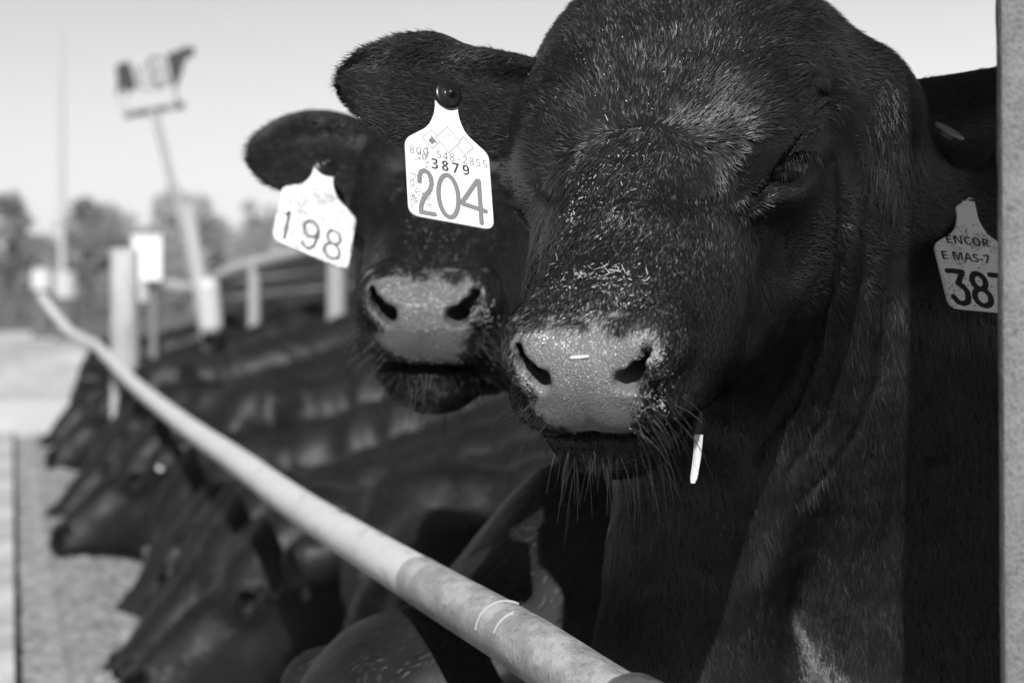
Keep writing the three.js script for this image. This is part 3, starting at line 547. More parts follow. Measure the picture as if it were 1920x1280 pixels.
{
  const steel = tex(512, 512, (u, v) => .90 + .12 * (tileFbm(u, v, 5, 81, 5) - .5) - .10 * smoothstep(tileFbm(u, v, 14, 91, 4), .6, .75), true);
  const scratched = tex(1024, 1024, (u, v) => { const s = tileFbm(u, v, 9, 101, 5), f = tileNoise(u, v * 1, 150, 7) * .5 + tileNoise(u, v, 300, 8) * .5; return .70 + .22 * (s - .5) + .09 * smoothstep(s + .5 * (f - .5), .52, .70) - .10 * smoothstep(tileFbm(u, v, 40, 111, 3), .6, .8); }, true);
  const rep = (t, x, y) => { const c = t.clone(); c.repeat.set(x, y); c.needsUpdate = true; return c; };
  const pale = std(.78, .55, { map: rep(steel, 2, 5), bumpMap: rep(roughBump, 4, 4), bumpScale: .0004 });
  const worn = phys(.64, .42, { map: rep(scratched, 3, 6), bumpMap: rep(roughBump, 5, 5), bumpScale: .0006 });
  const dark = phys(.30, .34, { map: rep(scratched, 9, 3), metalness: .3, bumpMap: rep(roughBump, 8, 8), bumpScale: .0008 });
  const a = railAt(792), b = railAt(1185), g = thing('feed_rail', 'long pale steel pipe rail running from the near corner into the distance', 'rail');
  part('pipe', pipe(railCurve, a, 1, .0252, 200), pale, g);
  part('pipe', pipe(railCurve, 0, a + .0015, .0258, 60), worn, g);
  part('sleeve', pipe(railCurve, 0, b, .0300, 20), dark, g);
  const rough = std(.36, .8);
  for (const [px, a0, a1] of [[945, -.5, 1.5], [978, .3, 1.25]]) { // run of weld, over the top and down the near side
    const t = railAt(px), p = railCurve.getPointAt(t), z = railCurve.getTangentAt(t), y = V(0, 1, 0).addScaledVector(z, -z.y).normalize(), x = y.clone().cross(z); if (x.z < 0) x.negate();
    const pts = []; for (let k = 0; k <= 14; k++) { const a = lerp(a0, a1, k / 14); pts.push(p.clone().addScaledVector(y, Math.cos(a) * .0257).addScaledVector(x, Math.sin(a) * .0257)); } part('weld', strand(pts, .0016, .0012, 8, 20), rough, g);
  }
  // stubs that carry the rail down to the bunk, mostly behind the cattle
  for (const px of [205]) { const p = railCurve.getPointAt(railAt(px)); const s = new THREE.CylinderGeometry(.062, .068, 1.50, 20); s.translate(p.x + .05, .75, p.z - .09); solo('fence_post', s, std(.95, .7, { map: concreteTex }), 'thick pale round post at the far bend of the rail', 'post'); }
}
{ // the gate post at the right edge
  const top = at(1862, -60, 1.25), bot = at(1880, 1300, 1.25), ax = V(top.x - bot.x, 0, 0), W = .17, D = .10;
  const g = new THREE.BoxGeometry(W, 2.3, D, 24, 300, 12), P = g.attributes.position, U = g.attributes.uv, N = g.attributes.normal;
  for (let i = 0; i < P.count; i++) { const x = P.getX(i), y = P.getY(i), z = P.getZ(i), k = fbm(x * 60, y * 60, z * 60, 3) * .0012; U.setXY(i, (Math.abs(N.getX(i)) > .5 ? z : x) * 3, y * 3); const e = .004, sx = Math.max(0, Math.abs(x) - W / 2 + e), sz = Math.max(0, Math.abs(z) - D / 2 + e); const shrink = sx > 0 && sz > 0 ? .0025 : 0; P.setXYZ(i, x - Math.sign(x) * shrink + N.getX(i) * k, y, z - Math.sign(z) * shrink + N.getZ(i) * k); }
  g.computeVertexNormals(); g.translate(W / 2, 0, -D / 2);
  const pit = tex(1024, 1024, (u, v) => { const a = tileFbm(u, v, 150, 121, 2), b = tileFbm(u, v, 6, 131, 5), c = tileFbm(u, v, 40, 141, 3); return .55 + .12 * (b - .5) + .06 * (c - .5) - .14 * smoothstep(a, .60, .80) + .07 * smoothstep(a, .42, .25); }, true);
  const pb = tex(1024, 1024, (u, v) => tileFbm(u, v, 150, 121, 2) * .6 + .4 * tileFbm(u, v, 40, 141, 3));
  const m = new THREE.Mesh(g, std(.62, .8, { map: pit, bumpMap: pb, bumpScale: .0009 }));
  m.name = 'gate_post'; m.castShadow = m.receiveShadow = true; const y0 = 1.15; const mid = bot.clone().lerp(top, (y0 - bot.y) / (top.y - bot.y));
  m.position.set(mid.x, y0, mid.z); m.rotation.order = 'YXZ'; m.rotation.y = -.235; m.rotation.z = Math.atan2(bot.x - top.x, top.y - bot.y); scene.add(m);
  tag(m, 'rough pitted grey steel post standing upright at the right edge', 'post');
}
// ------------------------------------------------------------------ the feeding row
const protoDefs = [
  { o: [-.50, .69, .02], F: [-.74, -.58, .30], roll: .05 },
  { o: [-.44, .66, .06], F: [-.50, -.62, .60], roll: -.12 },
  { o: [-.48, .72, -.02], F: [-.84, -.50, .05], roll: .12 },
  { o: [-.38, .74, .04], F: [-.60, -.74, .20], roll: -.05 },
  { o: [-.46, .66, .0], F: [-.45, -.70, -.45], roll: .2 },
  { o: [-.30, .78, .06], F: [-.50, -.60, .80], roll: -.2 },
];
const HAIR = M.hair;
const hideFar = phys(1, .5, { vertexColors: true, specularIntensity: .5 });
const protos = protoDefs.map((d, k) => {
  const head = frame(V(...d.F), d.roll, V(...d.o), 1.13), B = (s, h, l) => V(s, h, -l), P = [];
  P.push({ a: V(0, -.10, -.13).applyMatrix4(head), ra: .08, b: V(.30, .58, .02), rb: .15, k: .06 });
  P.push(...steerBody(B, V(0, -.03, -.15).applyMatrix4(head), { withers: .98, neckR: .135, slim: .84 }));
  const ears = [1, -1].map((s) => [V(s * .11, .03, -.15).applyMatrix4(head), V(s * .27, .02 - .03 * k, -.19 + .03 * k).applyMatrix4(head)]);
  const f0 = cowField(head, P), f = (x, y, z) => {
    let v = f0(x, y, z); if (v > .2) return v;
    for (const [a, b] of ears) { const q = cone(x, y, z, a.x, a.y, a.z, .022, b.x, b.y, b.z, .012), m = a.clone().lerp(b, .55); v = smin(v, q, .03); v = smin(v, ell(x, y, z, m.x, m.y, m.z, .062, .048, .05), .03); }
    const neck = smoothstep(.6 - x, 0, .2) * smoothstep(x, -.4, -.2);
    return v + .012 * fbm(x * 7, y * 7, z * 7, 4) + neck * .006 * Math.sin(x * 50 + y * 30 + 6 * noise(x * 5, y * 5, z * 5)) * (.5 + noise(x * 7, y * 7 + 4, z * 7));
  };
  const geo = netMesh(f, [-.95, 0, -.62], [2.25, 1.45, .62], .016);
  const P0 = geo.attributes.position, C = new Float32Array(P0.count * 3); for (let i = 0; i < P0.count; i++) { const x = P0.getX(i), y = P0.getY(i), z = P0.getZ(i), c = .0105 * (1 + .7 * fbm(x * 14, y * 14, z * 14, 4)); C[i * 3] = C[i * 3 + 1] = C[i * 3 + 2] = Math.max(.004, c); }
  geo.setAttribute('color', new THREE.BufferAttribute(C, 3));
  const fo = fur(geo, 26000, (p) => p.x > 1.2 ? null : ({ dir: V(.5, -.8, 0).add(V(fbm(p.x * 9, p.y * 9, p.z * 9, 2), fbm(p.x * 9 + 5, p.y * 9, p.z * 9, 2), .3)), len: .024, wide: .0022, lift: clamp(.2 + .4 * fbm(p.x * 30, p.y * 30, p.z * 30, 2), .04, .5), tone: 1 }));
  return { geo, fg: furGeo(fo), head, ear: ears };
});
const row = [ // metres along from the near end, prototype, turn, scale, shift into the pen, label
  [3.05, 3, -0.05, 1.0, 0.02, 'black cow with head lowest in the photo, right above the bottom edge'],
  [3.5, 5, -0.02, 1.02, 0.05, 'third black feeding cow counted along the rail from the near end'],
  [3.95, 2, -0.02, 1.01, -0.01, 'fourth black feeding cow counted along the rail from the near end'],
  [4.4, 0, -0.14, 1.01, -0.01, 'fifth black feeding cow counted along the rail from the near end'],
  [4.88, 4, 0.13, 0.96, -0.07, 'sixth black feeding cow counted along the rail from the near end'],
  [5.36, 1, -0.18, 1.05, 0.0, 'seventh black feeding cow counted along the rail from the near end'],
  [5.86, 3, -0.2, 1.07, 0.05, 'eighth black feeding cow counted along the rail from the near end'],
  [6.38, 2, 0.07, 1.02, -0.09, 'ninth black feeding cow counted along the rail from the near end'],
  [6.92, 5, -0.21, 1.01, -0.11, 'tenth black feeding cow counted along the rail from the near end'],
  [7.5, 0, -0.14, 0.98, -0.11, 'eleventh black feeding cow counted along the rail from the near end'],
  [8.1, 4, -0.02, 1.0, 0.03, 'twelfth black feeding cow counted along the rail from the near end'],
  [8.75, 3, 0.01, 1.03, -0.03, 'thirteenth black feeding cow counted along the rail from the near end'],
  [9.4, 2, 0.07, 1.0, -0.07, 'fourteenth black feeding cow counted along the rail from the near end'],
  [10.1, 1, 0.22, 1.07, 0.03, 'fifteenth black feeding cow counted along the rail from the near end'],
  [10.8, 0, 0.0, 1.02, -0.06, 'black feeding cow, second from the far end of the row'],
  [11.7, 3, -0.1, 1.04, -0.1, 'blurred black cow feeding last in the row, past the rail bend'],
];
const protoGroups = protos.map(() => null), ear_at = [];
row.forEach(([l, k, turn, sc, ds, label]) => {
  let g;
  if (!protoGroups[k]) { g = new THREE.Group(); part('body', protos[k].geo, hideFar, g); part('hair', protos[k].fg, M.hair, g).userData.kind = 'stuff'; protoGroups[k] = g; } else g = protoGroups[k].clone();
  g.name = numbered('black_cow'); const p = along(l, .95 + ds, 0); g.position.copy(p); g.rotation.y = TURN + turn; g.scale.setScalar(sc); scene.add(g);
  tag(g, label, 'cow', 'cattle lined up along the feed rail'); g.updateMatrixWorld(true);
  ear_at.push(protos[k].ear.map(([a, b]) => a.clone().lerp(b, .6).applyMatrix4(g.matrixWorld)));
});

for (const [i, s, r0, label] of [[0, 0, .017, 'small pale button tag in an ear low at the bottom edge'], [1, 0, .016, 'pale button tag on the third feeding cow'], [2, 1, .016, 'pale button tag on the fourth feeding cow'], [3, 1, .017, 'pale button tag on the fifth feeding cow'], [5, 1, .018, 'pale button tag on the seventh feeding cow'], [7, 1, .02, 'pale button tag on the ninth feeding cow']]) {
  const r = r0 * .68, g = new THREE.LatheGeometry([[0, .004], [r * .8, .004], [r, .002], [r, -.002], [r * .4, -.004], [0, -.004]].map(([a, b]) => new THREE.Vector2(a, b)), 24); g.rotateX(Math.PI / 2); g.rotateX(-.35);
  const m = solo('button_tag', g, std(.5, .5), label, 'ear tag', null); m.position.copy(ear_at[i][s]).add(V(-.01, .0, .055));
}

{ // the feeding cow nearest the camera: its neck reaches down past the rail under the second cow's chin
  const base = along(2.36, .95, 0), P = [], add = (a, ra, b, rb, k = .08) => P.push({ a, ra, b, rb, k });
  const head = frame(RN.clone().multiplyScalar(-.55).add(V(0, -.8, 0)).addScaledVector(RD, -.28), .1, along(2.03, .34, .74), 1.08);
  add(V(0, -.03, -.15).applyMatrix4(head), .13, along(2.10, .68, .99), .17); add(along(2.10, .68, .99), .17, along(2.20, .98, 1.09), .22, .1); add(along(2.20, .98, 1.09), .22, along(2.36, 1.5, 1.0), .25, .1);
  add(V(0, -.10, -.13).applyMatrix4(head), .09, along(2.12, .78, .76), .17, .1);
  P.push(...steerBody((s, h, l) => along(2.36 - l, .95 + s, h), along(2.3, 1.2, .98), { withers: .97, neckR: .2, slim: .84 }));
  const ears = [1, -1].map((s) => [V(s * .11, .03, -.15).applyMatrix4(head), V(s * .25, .0, -.19).applyMatrix4(head)]), f0 = cowField(head, P);
  const f = (x, y, z) => { let v = f0(x, y, z); if (v > .2) return v; for (const [a, b] of ears) { v = smin(v, cone(x, y, z, a.x, a.y, a.z, .022, b.x, b.y, b.z, .012), .03); const m = a.clone().lerp(b, .55); v = smin(v, ell(x, y, z, m.x, m.y, m.z, .058, .048, .045), .03); }
    if (Math.abs(v) > .05) return v; const u = RN.x * x + RN.z * z, w = noise(x * 6, y * 4, z * 6); // slack skin: a few long oblique wrinkles down the neck
    return v + .003 * fbm(x * 20, y * 20, z * 20, 3) + .008 * Math.exp(-(((u - .86 + .35 * (y - .95) + .05 * w) / .016) ** 2)) + .007 * Math.exp(-(((u - .70 + .30 * (y - .9) + .05 * w) / .014) ** 2)) + .006 * Math.exp(-(((u - 1.02 + .4 * (y - 1) + .06 * w) / .02) ** 2)); };
  const c = along(2.2, .8, .8), geo = netMesh(f, [c.x - .75, 0, c.z - 1.1], [c.x + 2.4, 1.45, c.z + .55], .013), N = geo.attributes.position.count, C = new Float32Array(N * 3), P0 = geo.attributes.position;
  for (let i = 0; i < N; i++) { const v = .011 * (1 + .7 * fbm(P0.getX(i) * 20, P0.getY(i) * 20, P0.getZ(i) * 20, 4)); C[i * 3] = C[i * 3 + 1] = C[i * 3 + 2] = Math.max(.004, v); }
  geo.setAttribute('color', new THREE.BufferAttribute(C, 3));
  const g = thing('black_cow', 'black cow with its neck reaching down past the rail just under the second cow\'s chin', 'cow', base.clone(), 'cattle lined up along the feed rail'), T = new THREE.Matrix4().makeTranslation(-base.x, 0, -base.z);
  const o = fur(geo, 90000, (p, n) => n.z < -.4 || p.x > base.x + .9 ? null : ({ dir: V(-.5, -.75, .2).add(V(.5 * fbm(p.x * 9, p.y * 9, p.z * 9, 2), .4 * fbm(p.x * 9 + 5, p.y * 9, p.z * 9, 2), 0)), len: .014, wide: .0014, lift: clamp(.1 + .25 * fbm(p.x * 35, p.y * 35, p.z * 35, 2), .03, .4), tone: 1.6 + .8 * fbm(p.x * 14, p.y * 14, p.z * 14, 3) }));
  part('body', geo.applyMatrix4(T), hideFar, g); part('hair', furGeo(o).applyMatrix4(T), HAIR, g).userData.kind = 'stuff';
}

// ------------------------------------------------------------------ the yard behind: pens, sign, mast, trees
function tubeThrough(px, r, n = 40, sides = 14) { const c = new THREE.CatmullRomCurve3(px.map((a) => at(...a)), false, 'centripetal'); return pipe(c, 0, 1, r, n, sides); }
{
  const grayPipe = std(.34, .6), palePipe = std(.42, .6);
  const g = thing('pen_fence', 'grey pipe fence climbing to the right behind the feeding cattle', 'fence');
  part('top_rail', tubeThrough([[318, 536, 12.5], [345, 543, 12], [385, 537, 11.5], [430, 512, 11], [500, 492, 10.4], [570, 474, 9.8], [650, 448, 9.3], [730, 424, 8.8]], .045), palePipe, g);
  const leg = (px, py0, py1, d, r) => { const a = at(px, py0, d), h = Math.max(a.y, .3), s = new THREE.CylinderGeometry(r, r * 1.08, h, 16); s.translate(a.x, h / 2, a.z); return s; };
  part('leg', leg(476, 496, 0, 10.5, .034), grayPipe, g); part('leg', leg(630, 455, 0, 9.4, .044), grayPipe, g); part('leg', leg(700, 434, 0, 8.95, .034), grayPipe, g);
  const board = std(.035, .9);
  for (const [y0, y1] of [[492, 516], [522, 548], [556, 584]]) { // dark boards slung below the rail
    const a = at(400, y0 + 22, 12.6), b = at(740, y0 - 14, 10.2), L = a.distanceTo(b), s = new THREE.BoxGeometry(L, (y1 - y0) / FPX * 11.2, .04), q = new THREE.Quaternion().setFromUnitVectors(V(1, 0, 0), b.clone().sub(a).normalize()); s.applyQuaternion(q); const m = a.lerp(b, .5); s.translate(m.x, m.y, m.z); part('board', s, board, g);
  }
  // leaning post beneath the sign and a white box on its own stake
  const lean = thing('leaning_post', 'pale leaning post standing among the cattle below the sign pole', 'post', at(380, 560, 9.2));
  const A = at(392, 640, 9.0), Bq = at(352, 395, 10.4), cv = new THREE.CatmullRomCurve3([A, A.clone().lerp(Bq, .5), Bq].map((p) => p.sub(lean.position))); part('shaft', new THREE.TubeGeometry(cv, 10, .040, 14), std(.40, .7), lean);
  { const p = at(392, 575, 8.95).sub(lean.position), s = new THREE.CapsuleGeometry(.055, .16, 6, 16); s.rotateZ(.08); s.translate(p.x, p.y, p.z); part('foot_sleeve', s, std(.52, .6), lean); }
  const bx = at(278, 486, 9.6), wb = thing('white_box', 'bright white box mounted on a stake above the cattle', 'box', V(bx.x, 0, bx.z));
  { const s = new THREE.BoxGeometry(.140, .205, .09, 1, 1, 1); s.translate(0, bx.y, 0); const e = new THREE.CylinderGeometry(.045, .045, .10, 18); e.translate(-.045, bx.y - .155, 0); part('cabinet', s, std(.85, .5), wb); part('outlet', e, std(.62, .6), wb); const lid = new THREE.BoxGeometry(.150, .014, .1); lid.translate(0, bx.y + .11, 0); part('lid', lid, std(.85, .5), wb); const st = new THREE.CylinderGeometry(.02, .02, bx.y - .1, 10); st.translate(.02, (bx.y - .1) / 2, -.02); part('stake', st, std(.2, .7), wb); }
}
{ // the sign: a belted cow cut from sheet, on a strip of lettering, on a tall pole
  const D = 13, c0 = at(285, 150, D), u = D / FPX, g = thing('cow_sign', 'cow shaped sign with a white lettered belt on a tall pole against the sky', 'sign', V(c0.x, 0, c0.z));
  const X = (px) => (px - 285) * u, Y = (py) => c0.y + (150 - py) * u;
  const shape = (pts) => { const s = new THREE.Shape(); pts.forEach(([x, y], i) => i ? s.lineTo(X(x), Y(y)) : s.moveTo(X(x), Y(y))); s.closePath(); return new THREE.ExtrudeGeometry(s, { depth: .012, bevelEnabled: false }); };
  const black = std(.035, .7), white = std(.52, .6), mid = std(.13, .7);
  part('hindquarter', shape([[217, 126], [224, 119], [243, 115], [256, 160], [249, 168], [240, 177], [235, 170], [229, 166], [222, 178], [218, 178], [220, 150]]), black, g);
  part('forequarter', shape([[311, 103], [330, 96], [345, 89], [360, 88], [367, 94], [363, 104], [350, 110], [345, 120], [340, 140], [331, 162], [322, 160], [319, 140]]), black, g);
  part('belt', shape([[243.4, 115], [312, 102.6], [319, 140], [322.3, 160], [290, 161], [275, 163], [256.4, 160]]), white, g);
  // letters on the belt, cut proud of it
  const bar = (x0, y0, x1, y1, w) => { const L = Math.hypot(x1 - x0, y1 - y0), nx = -(y1 - y0) / L * w / 2, ny = (x1 - x0) / L * w / 2, s = shape([[x0 + nx, y0 + ny], [x1 + nx, y1 + ny], [x1 - nx, y1 - ny], [x0 - nx, y0 - ny]]); s.translate(0, 0, .0125); return s; };
  const merged = (L) => mergeGeometries(L);
  part('letter_k', merged([bar(252, 118, 262, 154, 5), bar(272, 116, 259, 137, 4), bar(259, 135, 282, 152, 4)]), std(.30, .7), g);
  part('letter_b', merged([bar(279, 112, 290, 156, 7), bar(283, 110, 303, 108, 4), bar(303, 108, 308, 128, 4), bar(308, 130, 288, 133, 4), bar(308, 130, 315, 150, 4), bar(315, 150, 292, 156, 4)]), mid, g);
  part('belly', shape([[249, 161.5], [262, 158], [275, 164], [288, 166], [300, 160.5], [318, 160.5], [302, 166], [288, 170], [272, 168], [258, 165]]), std(.2, .7), g);
  for (const [x0, y0, x1, y1, w] of [[220, 176, 226, 208, 3], [236, 176, 238, 206, 3], [328, 160, 331, 196, 4.5]]) { const s = bar(x0, y0, x1, y1, w); s.translate(0, 0, -.013); part('leg', s, x0 > 300 ? mid : std(.4, .7), g); }
  { // the strip below, with a row of dark worn letters
    const a = [233, 217], b = [345, 195], n = [6, 30]; part('base_strip', shape([[231, 211], [344, 190], [347, 203], [234, 223]]), std(.22, .7), g);
    const blocks = []; for (const [x, w] of [[236, 9], [252, 14], [268, 8], [282, 14], [298, 8], [330, 14]]) { const t = (x - 233) / 112, y = 217 - 21 * t; const s = shape([[x, y - 5], [x + w, y - 7], [x + w + 1, y + 3], [x + 1, y + 5]]); s.translate(0, 0, .0125); blocks.push(s); } for (const q of blocks) part('letter', q, black, g);
  }
  const foot = at(352, 470, 12.4), topP = at(289, 208, D), pv = [topP, topP.clone().lerp(foot, .5), foot, V(foot.x + (foot.x - topP.x) * .9, 0, foot.z)].map((p) => p.clone().sub(g.position)); part('pole', new THREE.TubeGeometry(new THREE.CatmullRomCurve3(pv), 20, .024, 12), std(.30, .7), g);
}
{ // a distant mast
  const p = at(116, 560, 70), h = 10.2, s = new THREE.CylinderGeometry(.09, .15, h, 16); s.translate(p.x, h / 2, p.z); solo('mast', s, std(.50, .8), 'faint pale mast standing far off at the left', 'mast');
}
for (const [px, py, d, r, h, t, label] of [[78, 524, 40, .17, .42, .62, 'first small pale drum beside the far end of the rail'], [122, 534, 38, .17, .5, .5, 'second pale drum just right of the first at the far end']]) {
  const p = at(px, py, d), g = thing('drum', label, 'drum', V(p.x, 0, p.z), 'pale drums beyond the bunk'); const pts = [[0, 0], [r, 0], [r, .02], [r * .97, .04], [r * .97, h / 2 - .02], [r * 1.02, h / 2], [r * .97, h / 2 + .02], [r * .97, h - .04], [r, h - .02], [r, h], [0, h]].map(([a, b]) => new THREE.Vector2(a * 1.3, b)); const s = new THREE.LatheGeometry(pts, 24); s.translate(0, p.y - h / 2, 0); part('barrel', s, std(t, .6), g); const st = new THREE.BoxGeometry(r * 2, Math.max(.1, p.y - h / 2), r * 2); st.translate(0, (p.y - h / 2) / 2 - .003, 0); part('stand', st, std(.1, .9), g);
}
solo('far_apron', (() => { const g = new THREE.BoxGeometry(3.4, .24, 34); g.rotateY(TURN); const c = along(30, -.2, .12); g.translate(c.x, c.y, c.z); return g; })(), std(.95, .95, { map: concreteTex }), 'bright concrete apron beyond the end of the bunk', null, null, 'structure');
function tree(name, label, px, pyTop, d, wide, tone, group, sparse = 1) {
  const ground = at(px, 530, d), top = at(px, pyTop, d), H = top.y, g = thing(name, label, 'tree', V(ground.x, 0, ground.z), group), R = wide / FPX * d / 2;
  const limbs = [strand([V(0, 0, 0), V(.1 * R, H * .3, 0), V(-.05 * R, H * .6, .1 * R), V(0, H * .9, 0)], H * .03, H * .006, 7, 8)];
  const clumps = [];
  for (let i = 0; i < 46; i++) { const a = rr(0, 6.28), h = rr(.12, .93), rad = R * Math.sqrt(rr(.05, 1)) * Math.sqrt(Math.max(.08, 1 - Math.pow(Math.abs(h - .45) / .52, 2))) , p = V(Math.cos(a) * rad, H * h, Math.sin(a) * rad); clumps.push([p, rr(.22, .42) * R]); limbs.push(strand([V(0, H * h * .55, 0), V(p.x * .5, H * h * .8, p.z * .5), p], H * .010, H * .002, 5, 5)); }
  part('trunk', mergeGeometries(limbs), std(.12, .9), g);
  const n = Math.round(5200 * sparse), P = new Float32Array(n * 12), I = new Uint32Array(n * 6), N = new Float32Array(n * 12), a = V(), b = V(), c = V();
  for (let i = 0; i < n; i++) { const [p, r] = clumps[i % clumps.length]; let x, y, z; do { x = rr(-1, 1); y = rr(-1, 1); z = rr(-1, 1); } while (x * x + y * y + z * z > 1); c.set(p.x + x * r, p.y + y * r * .8, p.z + z * r); const s = rr(.04, .09) * R; a.set(rr(-1, 1), rr(-1, 1), rr(-1, 1)).normalize().multiplyScalar(s); b.set(rr(-1, 1), rr(-1, 1), rr(-1, 1)).cross(a).normalize().multiplyScalar(s * .6); const nn = a.clone().cross(b).normalize(); [[a, b, 1, 0], [b, a, 1, 0], [a, b, -1, 0], [b, a, -1, 0]].forEach(([q, , k], e) => { P.set([c.x + q.x * k, c.y + q.y * k, c.z + q.z * k], i * 12 + e * 3); N.set([nn.x, nn.y, nn.z], i * 12 + e * 3); }); I.set([i * 4, i * 4 + 1, i * 4 + 2, i * 4, i * 4 + 2, i * 4 + 3], i * 6); }
  const lg = new THREE.BufferGeometry(); lg.setAttribute('position', new THREE.BufferAttribute(P, 3)); lg.setAttribute('normal', new THREE.BufferAttribute(N, 3)); lg.setIndex(new THREE.BufferAttribute(I, 1));
  part('crown', lg, std(tone * 2.1, .8, { side: THREE.DoubleSide }), g);  // distance haze is put into the foliage colour, making crowns paler
}
const TG = 'trees along the far side of the lot';
[
  ['shade_tree', 'rounded dark tree at the very left edge of the skyline', 18, 350, 70, 120, .10], ['shade_tree', 'low loose tree between the left edge and the mast', 70, 440, 85, 130, .16],
  ['shade_tree', 'darker upright tree just right of the mast', 150, 366, 80, 110, .09], ['shade_tree', 'tall ragged tree right of the upright dark tree', 205, 378, 95, 120, .16],
  ['shade_tree', 'pale tree above the white box', 262, 420, 110, 120, .2], ['shade_tree', 'broad grey tree behind the sign pole', 340, 355, 100, 190, .17],
  ['shade_tree', 'wide low tree right of the sign pole', 420, 420, 105, 130, .2], ['shade_tree', 'grey tree below the second cow\'s ear', 490, 372, 95, 130, .15],
  ['shade_tree', 'tree in the gap between the 198 tag and the second cow\'s cheek', 590, 380, 100, 150, .15], ['shade_tree', 'hazy far tree half hidden by the second cow', 690, 390, 110, 140, .17],
].forEach(([n, l, px, py, d, w, t]) => tree(n, l, px, py, d, w, t, TG));
{ // scrub that closes the skyline under the trees
  const n = 9000, P = new Float32Array(n * 9), I = new Uint32Array(n * 3); for (let i = 0; i < n; i++) { const px = rr(-120, 900), d = rr(75, 120), p = at(px, 0, d), h = (.9 + 2.2 * (.5 + .5 * noise(px * .02, 3, 1))) * Math.sqrt(rnd()), s = rr(.1, .3); for (let e = 0; e < 3; e++) P.set([p.x + rr(-s, s), Math.max(.02, h + rr(-s, s)), p.z + rr(-s, s)], i * 9 + e * 3); I.set([i * 3, i * 3 + 1, i * 3 + 2], i * 3); }
  const g = new THREE.BufferGeometry(); g.setAttribute('position', new THREE.BufferAttribute(P, 3)); g.setIndex(new THREE.BufferAttribute(I, 1)); g.computeVertexNormals(); solo('scrub', g, std(.2, .9, { side: THREE.DoubleSide }), 'low grey scrub along the foot of the far trees', null, null, 'stuff');
}
scene.fog = new THREE.FogExp2(0xf0f0f0, .0013);

// ------------------------------------------------------------------ ear tags
function roundedOutline(pts, r) { // closed outline with rounded corners
  const s = new THREE.Shape(), n = pts.length;
  for (let i = 0; i < n; i++) {
    const [px, py] = pts[(i + n - 1) % n], [x, y, rad] = pts[i], [qx, qy] = pts[(i + 1) % n], a = Math.hypot(px - x, py - y), b = Math.hypot(qx - x, qy - y), k = Math.min(rad ?? r, a * .45, b * .45);
    const ax = x + (px - x) / a * k, ay = y + (py - y) / a * k, bx = x + (qx - x) / b * k, by = y + (qy - y) / b * k;
    if (i === 0) s.moveTo(ax, ay); else s.lineTo(ax, ay); s.quadraticCurveTo(x, y, bx, by);
  }
  s.closePath(); return s;
}
// a flat moulded tag in metres, hung from the origin; draw(ctx, px) paints its print on a canvas px per metre
const TAGW = .075, TAGH = .128;
function makeTag(name, label, pos, ex, ey, size, draw, opts = {}) {
  const W = TAGW, g = thing(name, label, 'ear tag', pos, opts.group);
  const x = ex.clone().normalize(), y = ey.clone().addScaledVector(x, -ey.dot(x)).normalize(), z = x.clone().cross(y); g.quaternion.setFromRotationMatrix(new THREE.Matrix4().makeBasis(x, y, z)); g.scale.setScalar(size);
  const o = opts.skew ?? 0;
  const out = roundedOutline([[-.0095 + o, .009, .008], [-.0095 + o, -.016, .01], [-.016 + o * .8, -.031, .02], [-.0375, -.046, .006], [-.0375, -.1135, .009], [.0375, -.1135, .009], [.0375, -.046, .006], [.016 + o * .8, -.031, .02], [.0095 + o, -.016, .01], [.0095 + o, .009, .008]], .008);
  const geo = new THREE.ExtrudeGeometry(out, { depth: .0014, bevelEnabled: true, bevelThickness: .0006, bevelSize: .0006, bevelSegments: 2, curveSegments: 10 }), P = geo.attributes.position, U = geo.attributes.uv;
  for (let i = 0; i < P.count; i++) U.setXY(i, (P.getX(i) + .04) / .08, (P.getY(i) + .118) / .13);
  // a slight bow across the sheet
  for (let i = 0; i < P.count; i++) { const yy = P.getY(i); P.setZ(i, P.getZ(i) + (opts.bow ?? 2) * yy * yy * .4); }
  geo.computeVertexNormals();
  const cw = 1024, ch = 1664, cv = document.createElement('canvas'); cv.width = cw; cv.height = ch; const c = cv.getContext('2d');
  c.fillStyle = opts.paper ?? '#eeeeee'; c.fillRect(0, 0, cw, ch);
  const X = (m) => (m + .04) / .08 * cw, Y = (m) => (1 - (m + .118) / .13) * ch;
  draw(c, X, Y, cw / .08);
  const t = new THREE.CanvasTexture(cv); t.colorSpace = THREE.SRGBColorSpace; t.magFilter = THREE.LinearFilter;
  part('panel', geo, new THREE.MeshPhysicalMaterial({ color: grey(1), roughness: .45, map: t }), g);
  if (opts.stud !== false) { // the button that clamps it to the ear
    const s = new THREE.LatheGeometry([[0, .0105], [.002, .010], [.0035, .0075], [.0045, .006], [.0095, .0055], [.0120, .0045], [.0125, .0022], [.0118, .0015], [.0, .0015]].map(([a, b]) => new THREE.Vector2(a, b)), 36); s.rotateX(Math.PI / 2); s.translate(o + (opts.studX ?? 0), 0, .0005);
    part('stud', s, M.stud, g);
  }
  return g;
}
function stroke(c, pts, w, style) { c.strokeStyle = style; c.lineWidth = w; c.lineCap = c.lineJoin = 'round'; c.beginPath(); pts.forEach(([x, y], i) => i ? c.lineTo(x, y) : c.moveTo(x, y)); c.stroke(); }
function grime(c, x0, y0, x1, y1, n, tone, big) { // specks of dried mud
  for (let i = 0; i < n; i++) { const x = rr(x0, x1), y = rr(y0, y1), d = noise(x * .012, y * .012, 3) + .5 * noise(x * .04, y * .04, 9); if (d < .1) continue; const r = rr(1, big); c.fillStyle = `rgba(${tone},${tone},${tone},${rr(.15, .7)})`; c.beginPath(); c.ellipse(x, y, r, r * rr(.5, 1), rr(0, 3), 0, 7); c.fill(); }
}
